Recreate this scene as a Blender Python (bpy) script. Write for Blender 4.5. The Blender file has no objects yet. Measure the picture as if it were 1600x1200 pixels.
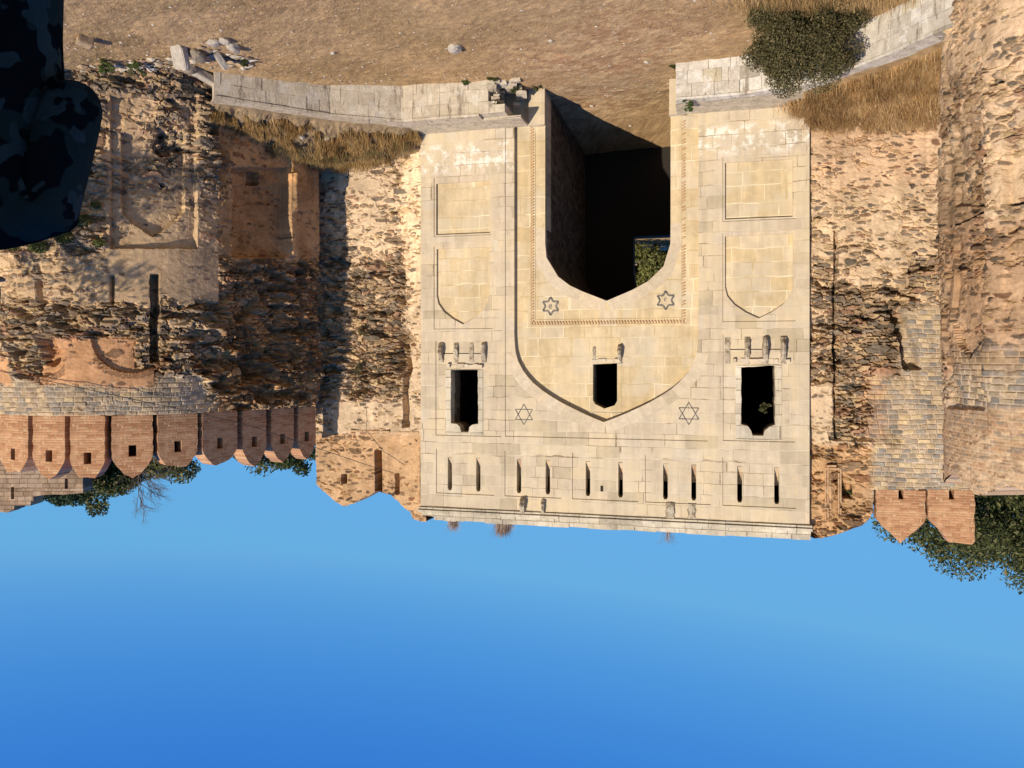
import bpy, math, random
import numpy as np
from mathutils import Vector, Matrix
R = math.radians
sc = bpy.context.scene
COL = sc.collection
# ------------------------------------------------------------------ camera
F, HY, H = 1250.0, 565.0, 12.9            # focal length in photo pixels, horizon row, eye height over the gate's plinth
cd = bpy.data.cameras.new('camera'); cam = bpy.data.objects.new('camera', cd); COL.objects.link(cam)
cd.sensor_width = 36; cd.lens = 36 * F / 1600; cd.shift_y = -35 / 1600
cd.clip_start = .05; cd.clip_end = 3000
cam.matrix_world = Matrix.Translation((0, 0, H)) @ Matrix.Rotation(R(90), 4, 'X') @ Matrix.Rotation(R(180), 4, 'Z')
sc.camera = cam
# ------------------------------------------------------------------ light
SUN_AZ, SUN_EL = 36.0, 28.0               # sun stands behind the camera, to its right
w = bpy.data.worlds.new('World'); sc.world = w; w.use_nodes = True
nt = w.node_tree; bg = nt.nodes['Background']
sky = nt.nodes.new('ShaderNodeTexSky'); sky.sky_type = 'NISHITA'; sky.sun_disc = False
sky.sun_elevation = R(SUN_EL); sky.sun_rotation = R(180 - SUN_AZ)
sky.air_density = 1.0; sky.dust_density = 0.0; sky.ozone_density = 3.0; sky.altitude = 500
def wmath(op, a, b, c=None):                # deepen the sky's blue the way the camera's processing did
    x = nt.nodes.new('ShaderNodeMath'); x.operation = op
    for q, v in enumerate((a, b)):
        if isinstance(v, bpy.types.NodeSocket): nt.links.new(v, x.inputs[q])
        else: x.inputs[q].default_value = v
    return x.outputs[0]
sp_ = nt.nodes.new('ShaderNodeSeparateColor'); nt.links.new(sky.outputs[0], sp_.inputs[0]); cb_ = nt.nodes.new('ShaderNodeCombineColor')
for q, (k_, g_, mx_) in enumerate(((.332, 1.98, 1.18), (.917, 1.138, 3.65), (4.17, .262, 6.9))):
    nt.links.new(wmath('MINIMUM', wmath('MULTIPLY', wmath('POWER', sp_.outputs[q], g_), k_), mx_), cb_.inputs[q])
nt.links.new(cb_.outputs[0], bg.inputs[0]); bg.inputs[1].default_value = 0.115
sd = bpy.data.lights.new('sun', 'SUN'); sun = bpy.data.objects.new('sun', sd); COL.objects.link(sun)
sd.energy = 5.0; sd.angle = R(0.5); sd.color = (1, .86, .68)
SD = Vector((math.sin(R(SUN_AZ)) * math.cos(R(SUN_EL)), -math.cos(R(SUN_AZ)) * math.cos(R(SUN_EL)), math.sin(R(SUN_EL))))
sun.rotation_euler = SD.to_track_quat('Z', 'Y').to_euler(); sun.location = SD * 60
sc.view_settings.view_transform = 'Standard'; sc.view_settings.look = 'None'
sc.view_settings.exposure = 0.0; sc.view_settings.gamma = 1
sc.cycles.max_bounces = 5; sc.cycles.diffuse_bounces = 3

# ------------------------------------------------------------------ node helper
class NT:
    def __init__(s, name, rough=.9, spec=.15):
        s.m = bpy.data.materials.new(name); s.m.use_nodes = True; s.t = s.m.node_tree
        s.b = s.t.nodes['Principled BSDF']; s.b.inputs['Roughness'].default_value = rough
        s.b.inputs['Specular IOR Level'].default_value = spec
    def n(s, typ, ins=None, **kw):
        x = s.t.nodes.new(typ)
        for k, v in kw.items(): setattr(x, k, v)
        for k, v in (ins or {}).items(): s.put(x.inputs[k], v)
        return x
    def put(s, sock, v):
        if isinstance(v, bpy.types.NodeSocket): s.t.links.new(v, sock)
        elif v is not None: sock.default_value = v
    def ma(s, op, a, b=None, c=None):
        x = s.t.nodes.new('ShaderNodeMath'); x.operation = op
        for i, v in enumerate((a, b, c)):
            if v is not None: s.put(x.inputs[i], v)
        return x.outputs[0]
    def noise(s, vec, scale, detail=4, rough=.6, dim='3D'):
        x = s.n('ShaderNodeTexNoise', noise_dimensions=dim)
        if dim == '1D': s.put(x.inputs['W'], vec)
        elif vec is not None: s.put(x.inputs['Vector'], vec)
        x.inputs['Scale'].default_value = scale; x.inputs['Detail'].default_value = detail; x.inputs['Roughness'].default_value = rough
        return x.outputs['Fac']
    def sm(s, v, lo, hi):
        x = s.n('ShaderNodeMapRange', interpolation_type='SMOOTHSTEP'); s.put(x.inputs[0], v)
        x.inputs[1].default_value = lo; x.inputs[2].default_value = hi
        return x.outputs[0]
    def mr(s, v, a, b, c, d):
        x = s.n('ShaderNodeMapRange'); s.put(x.inputs[0], v)
        for i, q in enumerate((a, b, c, d)): x.inputs[i + 1].default_value = q
        return x.outputs[0]
    def mix(s, f, a, b, mode='MIX'):
        x = s.t.nodes.new('ShaderNodeMix'); x.data_type = 'RGBA'; x.blend_type = mode
        s.put(x.inputs[0], f)
        for i, v in ((6, a), (7, b)):
            s.put(x.inputs[i], v if isinstance(v, bpy.types.NodeSocket) else (*v, 1))
        return x.outputs[2]
    def ramp(s, f, stops, interp='LINEAR'):
        x = s.t.nodes.new('ShaderNodeValToRGB'); s.put(x.inputs[0], f); cr = x.color_ramp; cr.interpolation = interp
        while len(cr.elements) < len(stops): cr.elements.new(.5)
        for e, (p, c) in zip(cr.elements, stops): e.position = p; e.color = (*c, 1)
        return x.outputs[0]
    def bump(s, h, strength=.5, dist=.05, prev=None):
        x = s.n('ShaderNodeBump', {'Height': h}); x.inputs['Strength'].default_value = strength; x.inputs['Distance'].default_value = dist
        if prev is not None: s.put(x.inputs['Normal'], prev)
        return x.outputs[0]
    def out(s, col, nrm=None, rough=None):
        s.put(s.b.inputs['Base Color'], col if isinstance(col, bpy.types.NodeSocket) else (*col, 1))
        if nrm is not None: s.put(s.b.inputs['Normal'], nrm)
        if rough is not None: s.put(s.b.inputs['Roughness'], rough)
        return s.m

def masonry(name, course, width, pal, mortar, mw, bump=.6, axes=('X', 'Z'), stain=.25, patch=None, light_joint=0.0, jit=.5, dirt=None, vary=.6):
    """coursed stone or brick: uneven rows, uneven blocks, one colour per block"""
    M = NT(name); tc = M.n('ShaderNodeTexCoord').outputs['Object']
    sp = M.n('ShaderNodeSeparateXYZ', {0: tc}).outputs; D = dict(X=sp[0], Y=sp[1], Z=sp[2])
    a, z = D[axes[0]], D[axes[1]]
    if axes[0] == 'XY': pass
    wob = M.ma('MULTIPLY', M.ma('SUBTRACT', M.noise(tc, .8, 2), .5), course * .25)
    zz = M.ma('ADD', M.ma('ADD', z, wob), M.ma('MULTIPLY', M.ma('SUBTRACT', M.noise(z, .9 / course, 1, dim='1D'), .5), course * 1.3 * jit))
    zr = M.ma('DIVIDE', zz, course); row = M.ma('FLOOR', zr); fz = M.ma('FRACT', zr)
    rr = M.n('ShaderNodeTexWhiteNoise', {'W': row}, noise_dimensions='1D').outputs[0]
    aa = M.ma('ADD', M.ma('MULTIPLY', M.ma('DIVIDE', a, width), M.ma('ADD', M.ma('MULTIPLY', rr, .7), .7)), M.ma('MULTIPLY', rr, 17.3))
    aa = M.ma('ADD', aa, M.ma('MULTIPLY', M.ma('SUBTRACT', M.noise(M.ma('ADD', aa, M.ma('MULTIPLY', row, 7.7)), 1.1, 1, dim='1D'), .5), 1.5 * jit))
    cell = M.ma('FLOOR', aa); fa = M.ma('FRACT', aa)
    cv = M.n('ShaderNodeCombineXYZ', {0: cell, 1: row}).outputs[0]
    wn = M.n('ShaderNodeTexWhiteNoise', {'Vector': cv}, noise_dimensions='2D').outputs
    ez = M.ma('MULTIPLY', M.ma('MINIMUM', fz, M.ma('SUBTRACT', 1, fz)), course)
    ea = M.ma('MULTIPLY', M.ma('MINIMUM', fa, M.ma('SUBTRACT', 1, fa)), width)
    d = M.ma('MINIMUM', ez, ea)
    fine = M.noise(tc, 5, 5, .7)
    d = M.ma('ADD', d, M.ma('MULTIPLY', M.ma('SUBTRACT', fine, .5), mw * 1.6))
    jm = M.sm(d, mw * .25, mw)
    jmask = M.noise(tc, .7, 3)                                        # joints come and go
    jm2 = M.ma('MAXIMUM', jm, M.ma('MULTIPLY', M.sm(jmask, .48, .62), vary))
    base = M.ramp(wn[0], pal)
    g1 = M.noise(tc, .35, 4); g2 = M.noise(tc, 2.5, 6, .7)
    k = M.ma('MULTIPLY', M.mr(g1, .3, .7, 1 - stain, 1 + stain * .6), M.mr(g2, .3, .7, 1 - stain * .6, 1 + stain * .5))
    # rain streaks: noise stretched downwards
    st = M.n('ShaderNodeMapping', {0: tc}); st.inputs['Scale'].default_value = (2.2, 2.2, .18)
    k = M.ma('MULTIPLY', k, M.mr(M.noise(st.outputs[0], 1, 4), .35, .68, 1.06, 1 - stain * .75))
    gk = M.n('ShaderNodeCombineColor', {0: k, 1: k, 2: k}).outputs[0]
    base = M.mix(1.0, base, gk, 'MULTIPLY')
    if patch:                                                         # a second colour in large uneven patches
        base = M.mix(M.ma('MULTIPLY', M.sm(M.noise(tc, patch[1], 3), .5, .62), patch[2]), base, patch[0])
    if dirt:
        base = M.mix(M.ma('MULTIPLY', M.sm(M.noise(tc, 1.6, 6, .75), .58, .75), dirt[1]), base, dirt[0])
    if name == 'cream_ashlar':                                        # salt bloom on the lowest courses
        ef = M.ma('MULTIPLY', M.ma('MULTIPLY', M.sm(z, .5, 1.0), M.ma('SUBTRACT', 1, M.sm(z, 1.9, 2.6))), M.sm(M.noise(tc, 1.5, 5, .7), .47, .6))
        base = M.mix(M.ma('MULTIPLY', ef, .85), base, (.80, .76, .66))
    mc = mortar
    if light_joint: mc = M.mix(M.sm(M.noise(tc, .45, 2), .42, .55), mortar, light_joint)
    col = M.mix(jm2, mc, base)
    h = M.ma('ADD', M.ma('MULTIPLY', jm2, 1.0), M.ma('MULTIPLY', wn[0], .35))
    nrm = M.bump(h, bump, .02); nrm = M.bump(M.noise(tc, 9, 6, .75), bump * .7, .03, nrm)
    return M.out(col, nrm)

def vmat(name, amt=.22, bump=.5, rough=.92, scale=7, dist=.03, trans=0):
    M = NT(name, rough, .1); tc = M.n('ShaderNodeTexCoord').outputs['Object']
    at = M.n('ShaderNodeAttribute', attribute_name='col').outputs['Color']
    k = M.mr(M.noise(tc, scale, 6, .7), .3, .7, 1 - amt, 1 + amt)
    c = M.mix(1.0, at, M.n('ShaderNodeCombineColor', {0: k, 1: k, 2: k}).outputs[0], 'MULTIPLY')
    m = M.out(c, M.bump(M.noise(tc, scale * 2.2, 6, .75), bump, dist) if bump else None)
    if trans:
        tr = M.n('ShaderNodeBsdfTranslucent', {0: c}); mx = M.n('ShaderNodeMixShader'); mx.inputs[0].default_value = trans
        M.t.links.new(M.b.outputs[0], mx.inputs[1]); M.t.links.new(tr.outputs[0], mx.inputs[2])
        M.t.links.new(mx.outputs[0], M.t.nodes['Material Output'].inputs[0])
    return m

ASH = [(0, (.48, .40, .275)), (.25, (.58, .48, .345)), (.5, (.615, .515, .37)), (.75, (.63, .515, .355)), (1, (.595, .51, .385))]
YEL = [(0, (.60, .455, .25)), (.3, (.64, .52, .335)), (.6, (.635, .495, .285)), (.85, (.66, .545, .375)), (1, (.61, .50, .335))]
GRY = [(0, (.49, .43, .33)), (.3, (.57, .50, .38)), (.6, (.61, .535, .40)), (1, (.64, .57, .45))]
MAT = {}
MAT['ashlar'] = masonry('cream_ashlar', .62, 1.15, ASH, (.27, .2, .12), .022, .5, patch=((.58, .47, .28), .35, .4), light_joint=(.62, .54, .40), dirt=((.36, .30, .21), .3), stain=.16, vary=.6)
MAT['yellow'] = masonry('yellow_ashlar', .78, 1.25, YEL, (.50, .38, .2), .035, .4, patch=((.58, .5, .36), .5, .6), light_joint=(.78, .68, .46), stain=.2, vary=.45, dirt=((.40, .30, .17), .35))
MAT['grey'] = masonry('grey_ashlar', .6, 1.2, GRY, (.24, .19, .12), .022, .55, patch=((.58, .49, .33), .3, .4), dirt=((.23, .19, .14), .65), stain=.28, vary=.5)
MAT['coping'] = masonry('white_coping', .5, .9, [(0, (.42, .39, .33)), (.4, (.60, .56, .49)), (.8, (.68, .65, .6)), (1, (.55, .47, .28))], (.25, .2, .15), .03, .8, patch=((.70, .68, .64), .6, .7), dirt=((.22, .2, .17), .6), stain=.3)
BR = [(0, (.38, .17, .08)), (.3, (.50, .25, .125)), (.55, (.60, .33, .175)), (.8, (.45, .215, .105)), (1, (.64, .40, .22))]
MAT['brick'] = masonry('weathered_brick', .125, .36, BR, (.58, .37, .21), .022, 1.0, patch=((.66, .42, .235), .55, .55), dirt=((.24, .15, .1), .5), stain=.25, vary=.7)
MAT['dark'] = masonry('passage_masonry', .3, .5, [(0, (.03, .025, .02)), (.5, (.045, .037, .03)), (1, (.07, .056, .044))], (.05, .04, .03), .03, .8, axes=('Y', 'Z'), dirt=((.05, .04, .035), .7))  # stone colour lowered so the interior reads as deep shade
MAT['ruin'] = masonry('old_tan_brick', .28, .7, [(0, (.28, .19, .12)), (.4, (.40, .28, .18)), (.8, (.48, .35, .24)), (1, (.34, .24, .16))], (.2, .13, .09), .04, 1.0, patch=((.42, .31, .22), .4, .6), dirt=((.14, .1, .07), .8), stain=.4)
MAT['sill'] = masonry('slit_sill_stone', .3, .5, [(0, (.50, .38, .24)), (.6, (.56, .47, .33)), (1, (.48, .32, .2))], (.3, .2, .12), .02, .6)
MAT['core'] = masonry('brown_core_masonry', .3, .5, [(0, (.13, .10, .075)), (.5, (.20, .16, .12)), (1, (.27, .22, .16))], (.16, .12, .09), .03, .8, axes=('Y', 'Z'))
MAT['dk2'] = masonry('passage_side_masonry', .3, .5, [(0, (.06, .05, .042)), (.5, (.11, .09, .072)), (1, (.17, .14, .11))], (.12, .095, .075), .03, .8, axes=('Y', 'Z'), dirt=((.03, .027, .024), .7))  # darker copy of the core stone, passage shade set in its colour
MAT['void'] = NT('shade_black').out((.03, .026, .022))  # near-black colour standing in for shade in the passage and holes
M_ = NT('black_stone_inlay', .7); MAT['inlay'] = M_.out(M_.ramp(M_.noise(M_.n('ShaderNodeTexCoord').outputs['Object'], 6, 4), [(.35, (.07, .07, .07)), (.7, (.26, .23, .19))]))
M_ = NT('orange_terracotta', .85); tc_ = M_.n('ShaderNodeTexCoord').outputs['Object']
MAT['terra'] = M_.out(M_.ramp(M_.noise(tc_, 3, 5), [(.3, (.42, .23, .11)), (.7, (.60, .42, .25))]), M_.bump(M_.noise(tc_, 12, 5), .6, .03))
MAT['rubble'] = vmat('rubble_masonry', .22, .7)
MAT['ground'] = vmat('dry_earth', .2, .8, scale=3.2, dist=.06)
MAT['leaf'] = vmat('leaves', .15, 0, .55, 2, trans=.25)
MAT['straw'] = vmat('straw', .15, 0, .8, 2, trans=.15)
MAT['stone'] = vmat('field_stone', .25, .6, scale=5)
M_ = NT('bark', .95); tc_ = M_.n('ShaderNodeTexCoord').outputs['Object']
MAT['bark'] = M_.out(M_.ramp(M_.noise(tc_, 6, 5), [(.3, (.07, .05, .035)), (.7, (.2, .15, .11))]), M_.bump(M_.noise(tc_, 14, 5), .8, .03))
M_ = NT('black_cable', .6); MAT['cable'] = M_.out((.05, .045, .04))

# ------------------------------------------------------------------ scene helpers
def tag(o, label=None, cat=None, group=None, kind=None):
    if label: o['label'] = label
    if cat: o['category'] = cat
    if group: o['group'] = group
    if kind: o['kind'] = kind
    return o
def empty(name, loc=(0, 0, 0), rz=0):
    o = bpy.data.objects.new(name, None); COL.objects.link(o); o.location = loc; o.rotation_euler = (0, 0, rz)
    o.empty_display_size = .3
    return o
def link(name, me, mat, parent=None):
    o = bpy.data.objects.new(name, me); COL.objects.link(o)
    if mat is not None and not me.materials: me.materials.append(mat)
    if parent: o.parent = parent
    return o
def mesh(name, V, Fc, col=None, smooth=False):
    """numpy mesh: V (n,3), Fc (m,3|4)"""
    me = bpy.data.meshes.new(name); V = np.asarray(V, np.float32); Fc = np.asarray(Fc, np.int32)
    k = Fc.shape[1]; me.vertices.add(len(V)); me.vertices.foreach_set('co', V.ravel())
    me.loops.add(Fc.size); me.loops.foreach_set('vertex_index', Fc.ravel())
    me.polygons.add(len(Fc)); me.polygons.foreach_set('loop_start', np.arange(0, Fc.size, k, dtype=np.int32))
    me.polygons.foreach_set('use_smooth', np.full(len(Fc), smooth))
    if col is not None:
        at = me.color_attributes.new('col', 'FLOAT_COLOR', 'POINT')
        c = np.ones((len(V), 4), np.float32); c[:, :3] = col; at.data.foreach_set('color', c.ravel())
    me.update(calc_edges=True)
    return me
class MB:
    """collects faces (any size) into one mesh"""
    def __init__(s): s.v = []; s.f = []
    def add(s, V, Fc):
        o = len(s.v); s.v += [tuple(p) for p in V]; s.f += [tuple(i + o for i in q) for q in Fc]
    def box(s, x0, x1, y0, y1, z0, z1, jit=0, rnd=random):
        V = [(x, y, z) for x in (x0, x1) for y in (y0, y1) for z in (z0, z1)]
        V = [tuple(c + rnd.uniform(-jit, jit) for c in p) for p in V]
        s.add(V, [(0, 1, 3, 2), (4, 6, 7, 5), (0, 4, 5, 1), (2, 3, 7, 6), (0, 2, 6, 4), (1, 5, 7, 3)])
    def tube(s, pts, rads, n=6):
        pts = [Vector(p) for p in pts]; rings = []
        for i, p in enumerate(pts):
            d = (pts[min(i + 1, len(pts) - 1)] - pts[max(i - 1, 0)]).normalized()
            u = d.orthogonal().normalized() if i == 0 else (u - d * u.dot(d)).normalized()
            v = d.cross(u); r = rads[i] if hasattr(rads, '__len__') else rads
            rings.append([p + (u * math.cos(t) + v * math.sin(t)) * r for t in [2 * math.pi * k / n for k in range(n)]])
        V = [q for ring in rings for q in ring]; Fc = []
        for i in range(len(pts) - 1):
            for k in range(n): Fc.append((i * n + k, i * n + (k + 1) % n, (i + 1) * n + (k + 1) % n, (i + 1) * n + k))
        Fc += [tuple(range(n))[::-1], tuple(range(len(V) - n, len(V)))]
        s.add(V, Fc)
    def build(s, name, mat, parent=None, smooth=False):
        me = bpy.data.meshes.new(name); me.from_pydata(s.v, [], s.f)
        if smooth: me.polygons.foreach_set('use_smooth', [True] * len(me.polygons))
        return link(name, me, mat, parent)
def slab(name, outer, holes, f0, f1, mat, parent=None, rot=None):
    """flat prism in the (x,z) plane with holes, between depths f0 < f1 (local y)"""
    cu = bpy.data.curves.new('c', 'CURVE'); cu.dimensions = '2D'; cu.fill_mode = 'BOTH'; cu.extrude = (f1 - f0) / 2
    for poly in [outer] + list(holes):
        sp = cu.splines.new('POLY'); sp.points.add(len(poly) - 1); sp.use_cyclic_u = True
        for p, q in zip(sp.points, poly): p.co = (q[0], q[1], 0, 1)
    o = bpy.data.objects.new('c', cu); COL.objects.link(o)
    dg = bpy.context.evaluated_depsgraph_get(); me = bpy.data.meshes.new_from_object(o.evaluated_get(dg)); me.name = name
    bpy.data.objects.remove(o); bpy.data.curves.remove(cu)
    n = len(me.vertices); a = np.empty(n * 3, np.float32); me.vertices.foreach_get('co', a); a = a.reshape(-1, 3)
    b = np.stack([a[:, 0], (f0 + f1) / 2 - a[:, 2], a[:, 1]], 1)
    me.vertices.foreach_set('co', b.ravel()); me.update()
    me.materials.clear(); me.polygons.foreach_set('material_index', [0] * len(me.polygons)); me.polygons.foreach_set('use_smooth', [False] * len(me.polygons))
    return link(name, me, mat, parent)
def rect(x0, x1, z0, z1): return [(x0, z0), (x1, z0), (x1, z1), (x0, z1)]
def rough(poly, step=.25, amp=.02, seed=1):
    """subdivide an outline and chip it a little"""
    rn = random.Random(seed); out = []
    for i, p in enumerate(poly):
        q = poly[(i + 1) % len(poly)]; L = math.dist(p, q); n = max(1, int(L / step))
        for k in range(n):
            t = k / n; out.append((p[0] + (q[0] - p[0]) * t + (rn.uniform(-amp, amp) if k else 0), p[1] + (q[1] - p[1]) * t + (rn.uniform(-amp, amp) if k else 0)))
    return out
def archp(cx, half, z0, prof, flip=1):
    """closed outline: jambs from z0, then the profile [(fraction or metres, z)...] up to the tip and down"""
    r = [(cx + h, z) for h, z in prof]; l = [(cx - h, z) for h, z in prof if h > 1e-6][::-1]
    return [(cx - prof[0][0], z0), (cx + prof[0][0], z0)] + r + l
def smoothp(prof, n=3):
    out = []; P = [prof[0]] + prof + [prof[-1]]
    for i in range(1, len(P) - 2):
        p0, p1, p2, p3 = P[i - 1], P[i], P[i + 1], P[i + 2]
        for k in range(n):
            t = k / n; out.append(tuple(.5 * (2 * b + (c - a) * t + (2 * a - 5 * b + 4 * c - d) * t * t + (3 * b - a - 3 * c + d) * t ** 3) for a, b, c, d in zip(p0, p1, p2, p3)))
    return out + [prof[-1]]

# ------------------------------------------------------------------ numpy noise and rubble pattern
def h2(i, j, s=0):
    n = (i.astype(np.int64) * 374761393 + j.astype(np.int64) * 668265263 + s * 1442695041) & 0xffffffff
    n = ((n ^ (n >> 13)) * 1274126177) & 0xffffffff
    n = ((n ^ (n >> 16)) * 2246822519) & 0xffffffff
    return ((n ^ (n >> 15)) & 0xffffff) / float(0xffffff)
def vn(x, y, s=0):
    i, j = np.floor(x), np.floor(y); fx, fy = x - i, y - j; fx = fx * fx * (3 - 2 * fx); fy = fy * fy * (3 - 2 * fy)
    return (h2(i, j, s) * (1 - fx) + h2(i + 1, j, s) * fx) * (1 - fy) + (h2(i, j + 1, s) * (1 - fx) + h2(i + 1, j + 1, s) * fx) * fy
def fbm(x, y, s=0, o=4):
    t = 0; a = .5; w = 0
    for k in range(o): t = t + a * vn(x * 2 ** k, y * 2 ** k, s + k * 17); w += a; a *= .55
    return t / w
def sstep(x, a, b):
    t = np.clip((x - a) / (b - a), 0, 1); return t * t * (3 - 2 * t)
def voro(x, y, s=0):
    i0, j0 = np.floor(x), np.floor(y); F1 = np.full(x.shape, 9.); F2 = F1.copy(); I = i0.copy(); J = j0.copy()
    for di in (-1, 0, 1):
        for dj in (-1, 0, 1):
            i, j = i0 + di, j0 + dj
            cx = i + .5 + (h2(i, j, s) - .5) * .85 + .5 * (np.mod(j, 2)) - .25; cy = j + .5 + (h2(i, j, s + 5) - .5) * .6
            d = np.hypot(x - cx, y - cy); m = d < F1
            F2 = np.where(m, F1, np.minimum(F2, d)); I = np.where(m, i, I); J = np.where(m, j, J); F1 = np.where(m, d, F1)
    return F1, F2, I, J
def pal(r, cols):
    c = np.array(cols); return c[np.clip((r * len(cols)).astype(int), 0, len(cols) - 1)]
DARKST = [(.23, .17, .115), (.29, .21, .135), (.34, .21, .13), (.42, .30, .18), (.17, .14, .105), (.47, .34, .2), (.31, .245, .175), (.52, .38, .215), (.26, .205, .15)]
SQST = [(.38, .30, .2), (.30, .26, .21), (.44, .34, .22), (.24, .22, .19), (.42, .34, .24), (.48, .37, .24), (.35, .28, .2), (.32, .28, .23), (.50, .39, .23)]
def box_m(px, py, x0, x1, y0, y1, soft=4, wob=0, seed=3):
    """soft mask of a rectangle given in photo pixels on the wall surface"""
    if wob:
        px = px + (fbm(px / 22, py / 22, seed) - .5) * wob * 2; py = py + (fbm(px / 22, py / 22, seed + 9) - .5) * wob * 2
    return sstep(px, x0 - soft, x0 + soft) * (1 - sstep(px, x1 - soft, x1 + soft)) * sstep(py, y0 - soft, y0 + soft) * (1 - sstep(py, y1 - soft, y1 + soft))

def ray_on_poly(x, poly):
    """plan point and arc length where the photo column x meets the wall's plan line"""
    u = (800 - x) / F; s = 0
    for (x0, y0), (x1, y1) in zip(poly, poly[1:]):
        L = math.hypot(x1 - x0, y1 - y0); dx, dy = x1 - x0, y1 - y0; den = dx - u * dy
        if abs(den) > 1e-9:
            t = (u * y0 - x0) / den
            if -1e-6 <= t <= 1 + 1e-6: return s + t * L, (x0 + dx * t, y0 + dy * t)
        s += L
    return None, None
def plan(poly, keep=False):
    P = np.array(poly, float); d = np.diff(P, axis=0); L = np.hypot(d[:, 0], d[:, 1]); S = np.concatenate([[0], np.cumsum(L)])
    nrm = np.stack([-d[:, 1], d[:, 0]], 1) / L[:, None]
    flip = -1 if (nrm[0] @ P[0]) > 0 and not keep else 1                            # normals look towards the camera side
    return P, S, nrm * flip
def wall(name, poly, z0, ztop, zone, step=.045, seed=1, parent=None, backT=2.2, hard=(), keep=False):
    P, S, Nn = plan(poly, keep)
    ns = int(S[-1] / step) + 1; s = np.linspace(0, S[-1], ns)
    x = np.interp(s, S, P[:, 0]); y = np.interp(s, S, P[:, 1])
    seg = np.clip(np.searchsorted(S, s, side='right') - 1, 0, len(Nn) - 1)
    mid = (S[:-1] + S[1:]) / 2
    nx = np.interp(s, mid, Nn[:, 0]); ny = np.interp(s, mid, Nn[:, 1])
    for hs in hard:                                                    # keep this corner sharp
        m = np.abs(s - S[hs]) < 2.0
        nx[m] = Nn[seg[m], 0]; ny[m] = Nn[seg[m], 1]
    l = np.hypot(nx, ny); nx, ny = nx / l, ny / l
    zt = ztop(s, x, y) if callable(ztop) else np.full(ns, ztop)
    nz = int((zt.max() - z0) / step) + 1; t = np.linspace(0, 1, nz)
    Z = z0 + (zt.max() - z0) * t[:, None] + 0 * zt[None, :]; Sg = np.broadcast_to(s, Z.shape); X = np.broadcast_to(x, Z.shape); Y = np.broadcast_to(y, Z.shape)
    px = 800 - X / Y * F; py = HY + (Z - H) / Y * F
    zn = dict(E=np.full(Z.shape, .6), sq=np.zeros(Z.shape), inset=np.zeros(Z.shape), plaster=np.array((.58, .43, .28)), tint=None, brick=np.zeros(Z.shape), amp=1.0)
    zone(zn, px, py, Sg, Z)
    ws = Sg + (fbm(Sg * 1.3, Z * 1.3, seed) - .5) * .5 + (fbm(Sg * 9, Z * 9, seed + 2, 2) - .5) * .10; wz = Z + (fbm(Sg * .9, Z * .9, seed + 3) - .5) * .45 + (fbm(Sg * 7, Z * 9, seed + 4, 2) - .5) * .07
    F1, F2, I, J = voro(ws / .52, wz / .19, seed)
    F1b, F2b, Ib, Jb = voro(ws / 1.0 + 5, wz / .40, seed + 50)         # some big stones
    big = h2(Ib, Jb, seed + 1) < .14
    e = np.where(big, F2b - F1b, F2 - F1); r1 = np.where(big, h2(Ib, Jb, 7), h2(I, J, 7)); r2 = np.where(big, h2(Ib, Jb, 8), h2(I, J, 8)); r3 = np.where(big, h2(Ib, Jb, 9), h2(I, J, 9))
    E = np.clip(zn['E'] + (fbm(Sg * .55, Z * .8, seed + 20) - .5) * .8 + (fbm(Sg * 1.9, Z * 2.6, seed + 21, 3) - .5) * .5, 0, 1)
    lo = .30 - .26 * E; st = sstep(e, lo, lo + .10) * (r3 < (.18 + 1.0 * E))
    hgt = st * (.2 + .8 * r2) * (.02 + .27 * E ** 1.5) - (.13 * E ** 1.5) * (1 - st) * sstep(E, .3, .8) * (fbm(Sg * 2, Z * 3, seed + 71) > .45) + (fbm(Sg * 5, Z * 8, seed + 70, 3) - .5) * (.03 + .10 * E)
    cav = sstep(fbm(Sg * .75, Z * 1.7, seed + 90), .56, .72) * sstep(E, .45, .8); hgt = hgt - .5 * cav * (.6 + .8 * r2) * zn.get('cav', 1.0)
    led = sstep(fbm(Sg * .5, Z * 2.6, seed + 93), .6, .68) * sstep(E, .4, .7); hgt = hgt + .2 * led
    hgt = hgt + .07 * (1 - sstep(E, .36, .42)) * (1 - zn['brick']) * (1 - zn['sq'])      # plaster coat with broken edges
    hole = (r3 > .93) * (E > .5) * st; hgt = hgt - hole * .34
    rp = pal(r1, DARKST) * (.65 + .5 * r2)[..., None] * (.7 + .6 * fbm(Sg * 8, Z * 14, seed + 80, 3))[..., None]
    # exposed mortar in eroded zones is pale and pinkish
    pl = np.array(zn['plaster']) * (.72 + .56 * fbm(Sg * 1.1, Z * 1.6, seed + 31))[..., None]
    C = pl * (1 - st[..., None]) + rp * st[..., None]
    # squared coursed masonry
    ch, cw = .235, .5
    zr = Z / ch + (fbm(Sg * .3, Z * .5, 4) - .5) * 1.2; rowi = np.floor(zr); fz = zr - rowi; ro = h2(rowi, rowi * 0, 3)
    ar = Sg / cw * (.7 + .7 * ro) + ro * 13; ci = np.floor(ar); fa = ar - ci
    eq = np.minimum(np.minimum(fz, 1 - fz) * ch, np.minimum(fa, 1 - fa) * cw) + (fbm(Sg * 6, Z * 6, 5) - .5) * .03
    ms = sstep(eq, .01, .035); rq = h2(ci, rowi, 12); rq2 = h2(ci, rowi, 13)
    Cs = pal(rq, SQST) * (.8 + .4 * rq2)[..., None] * (.75 + .5 * fbm(Sg * 6, Z * 8, 88, 3))[..., None] * ms[..., None] + np.array((.50, .40, .29)) * (1 - ms)[..., None]
    q = zn['sq']; C = C * (1 - q[..., None]) + Cs * q[..., None]; hgt = hgt * (1 - q) + q * ms * (.03 + .04 * rq2)
    # brickwork
    b = zn['brick']; bh, bw = .12, .32
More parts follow.
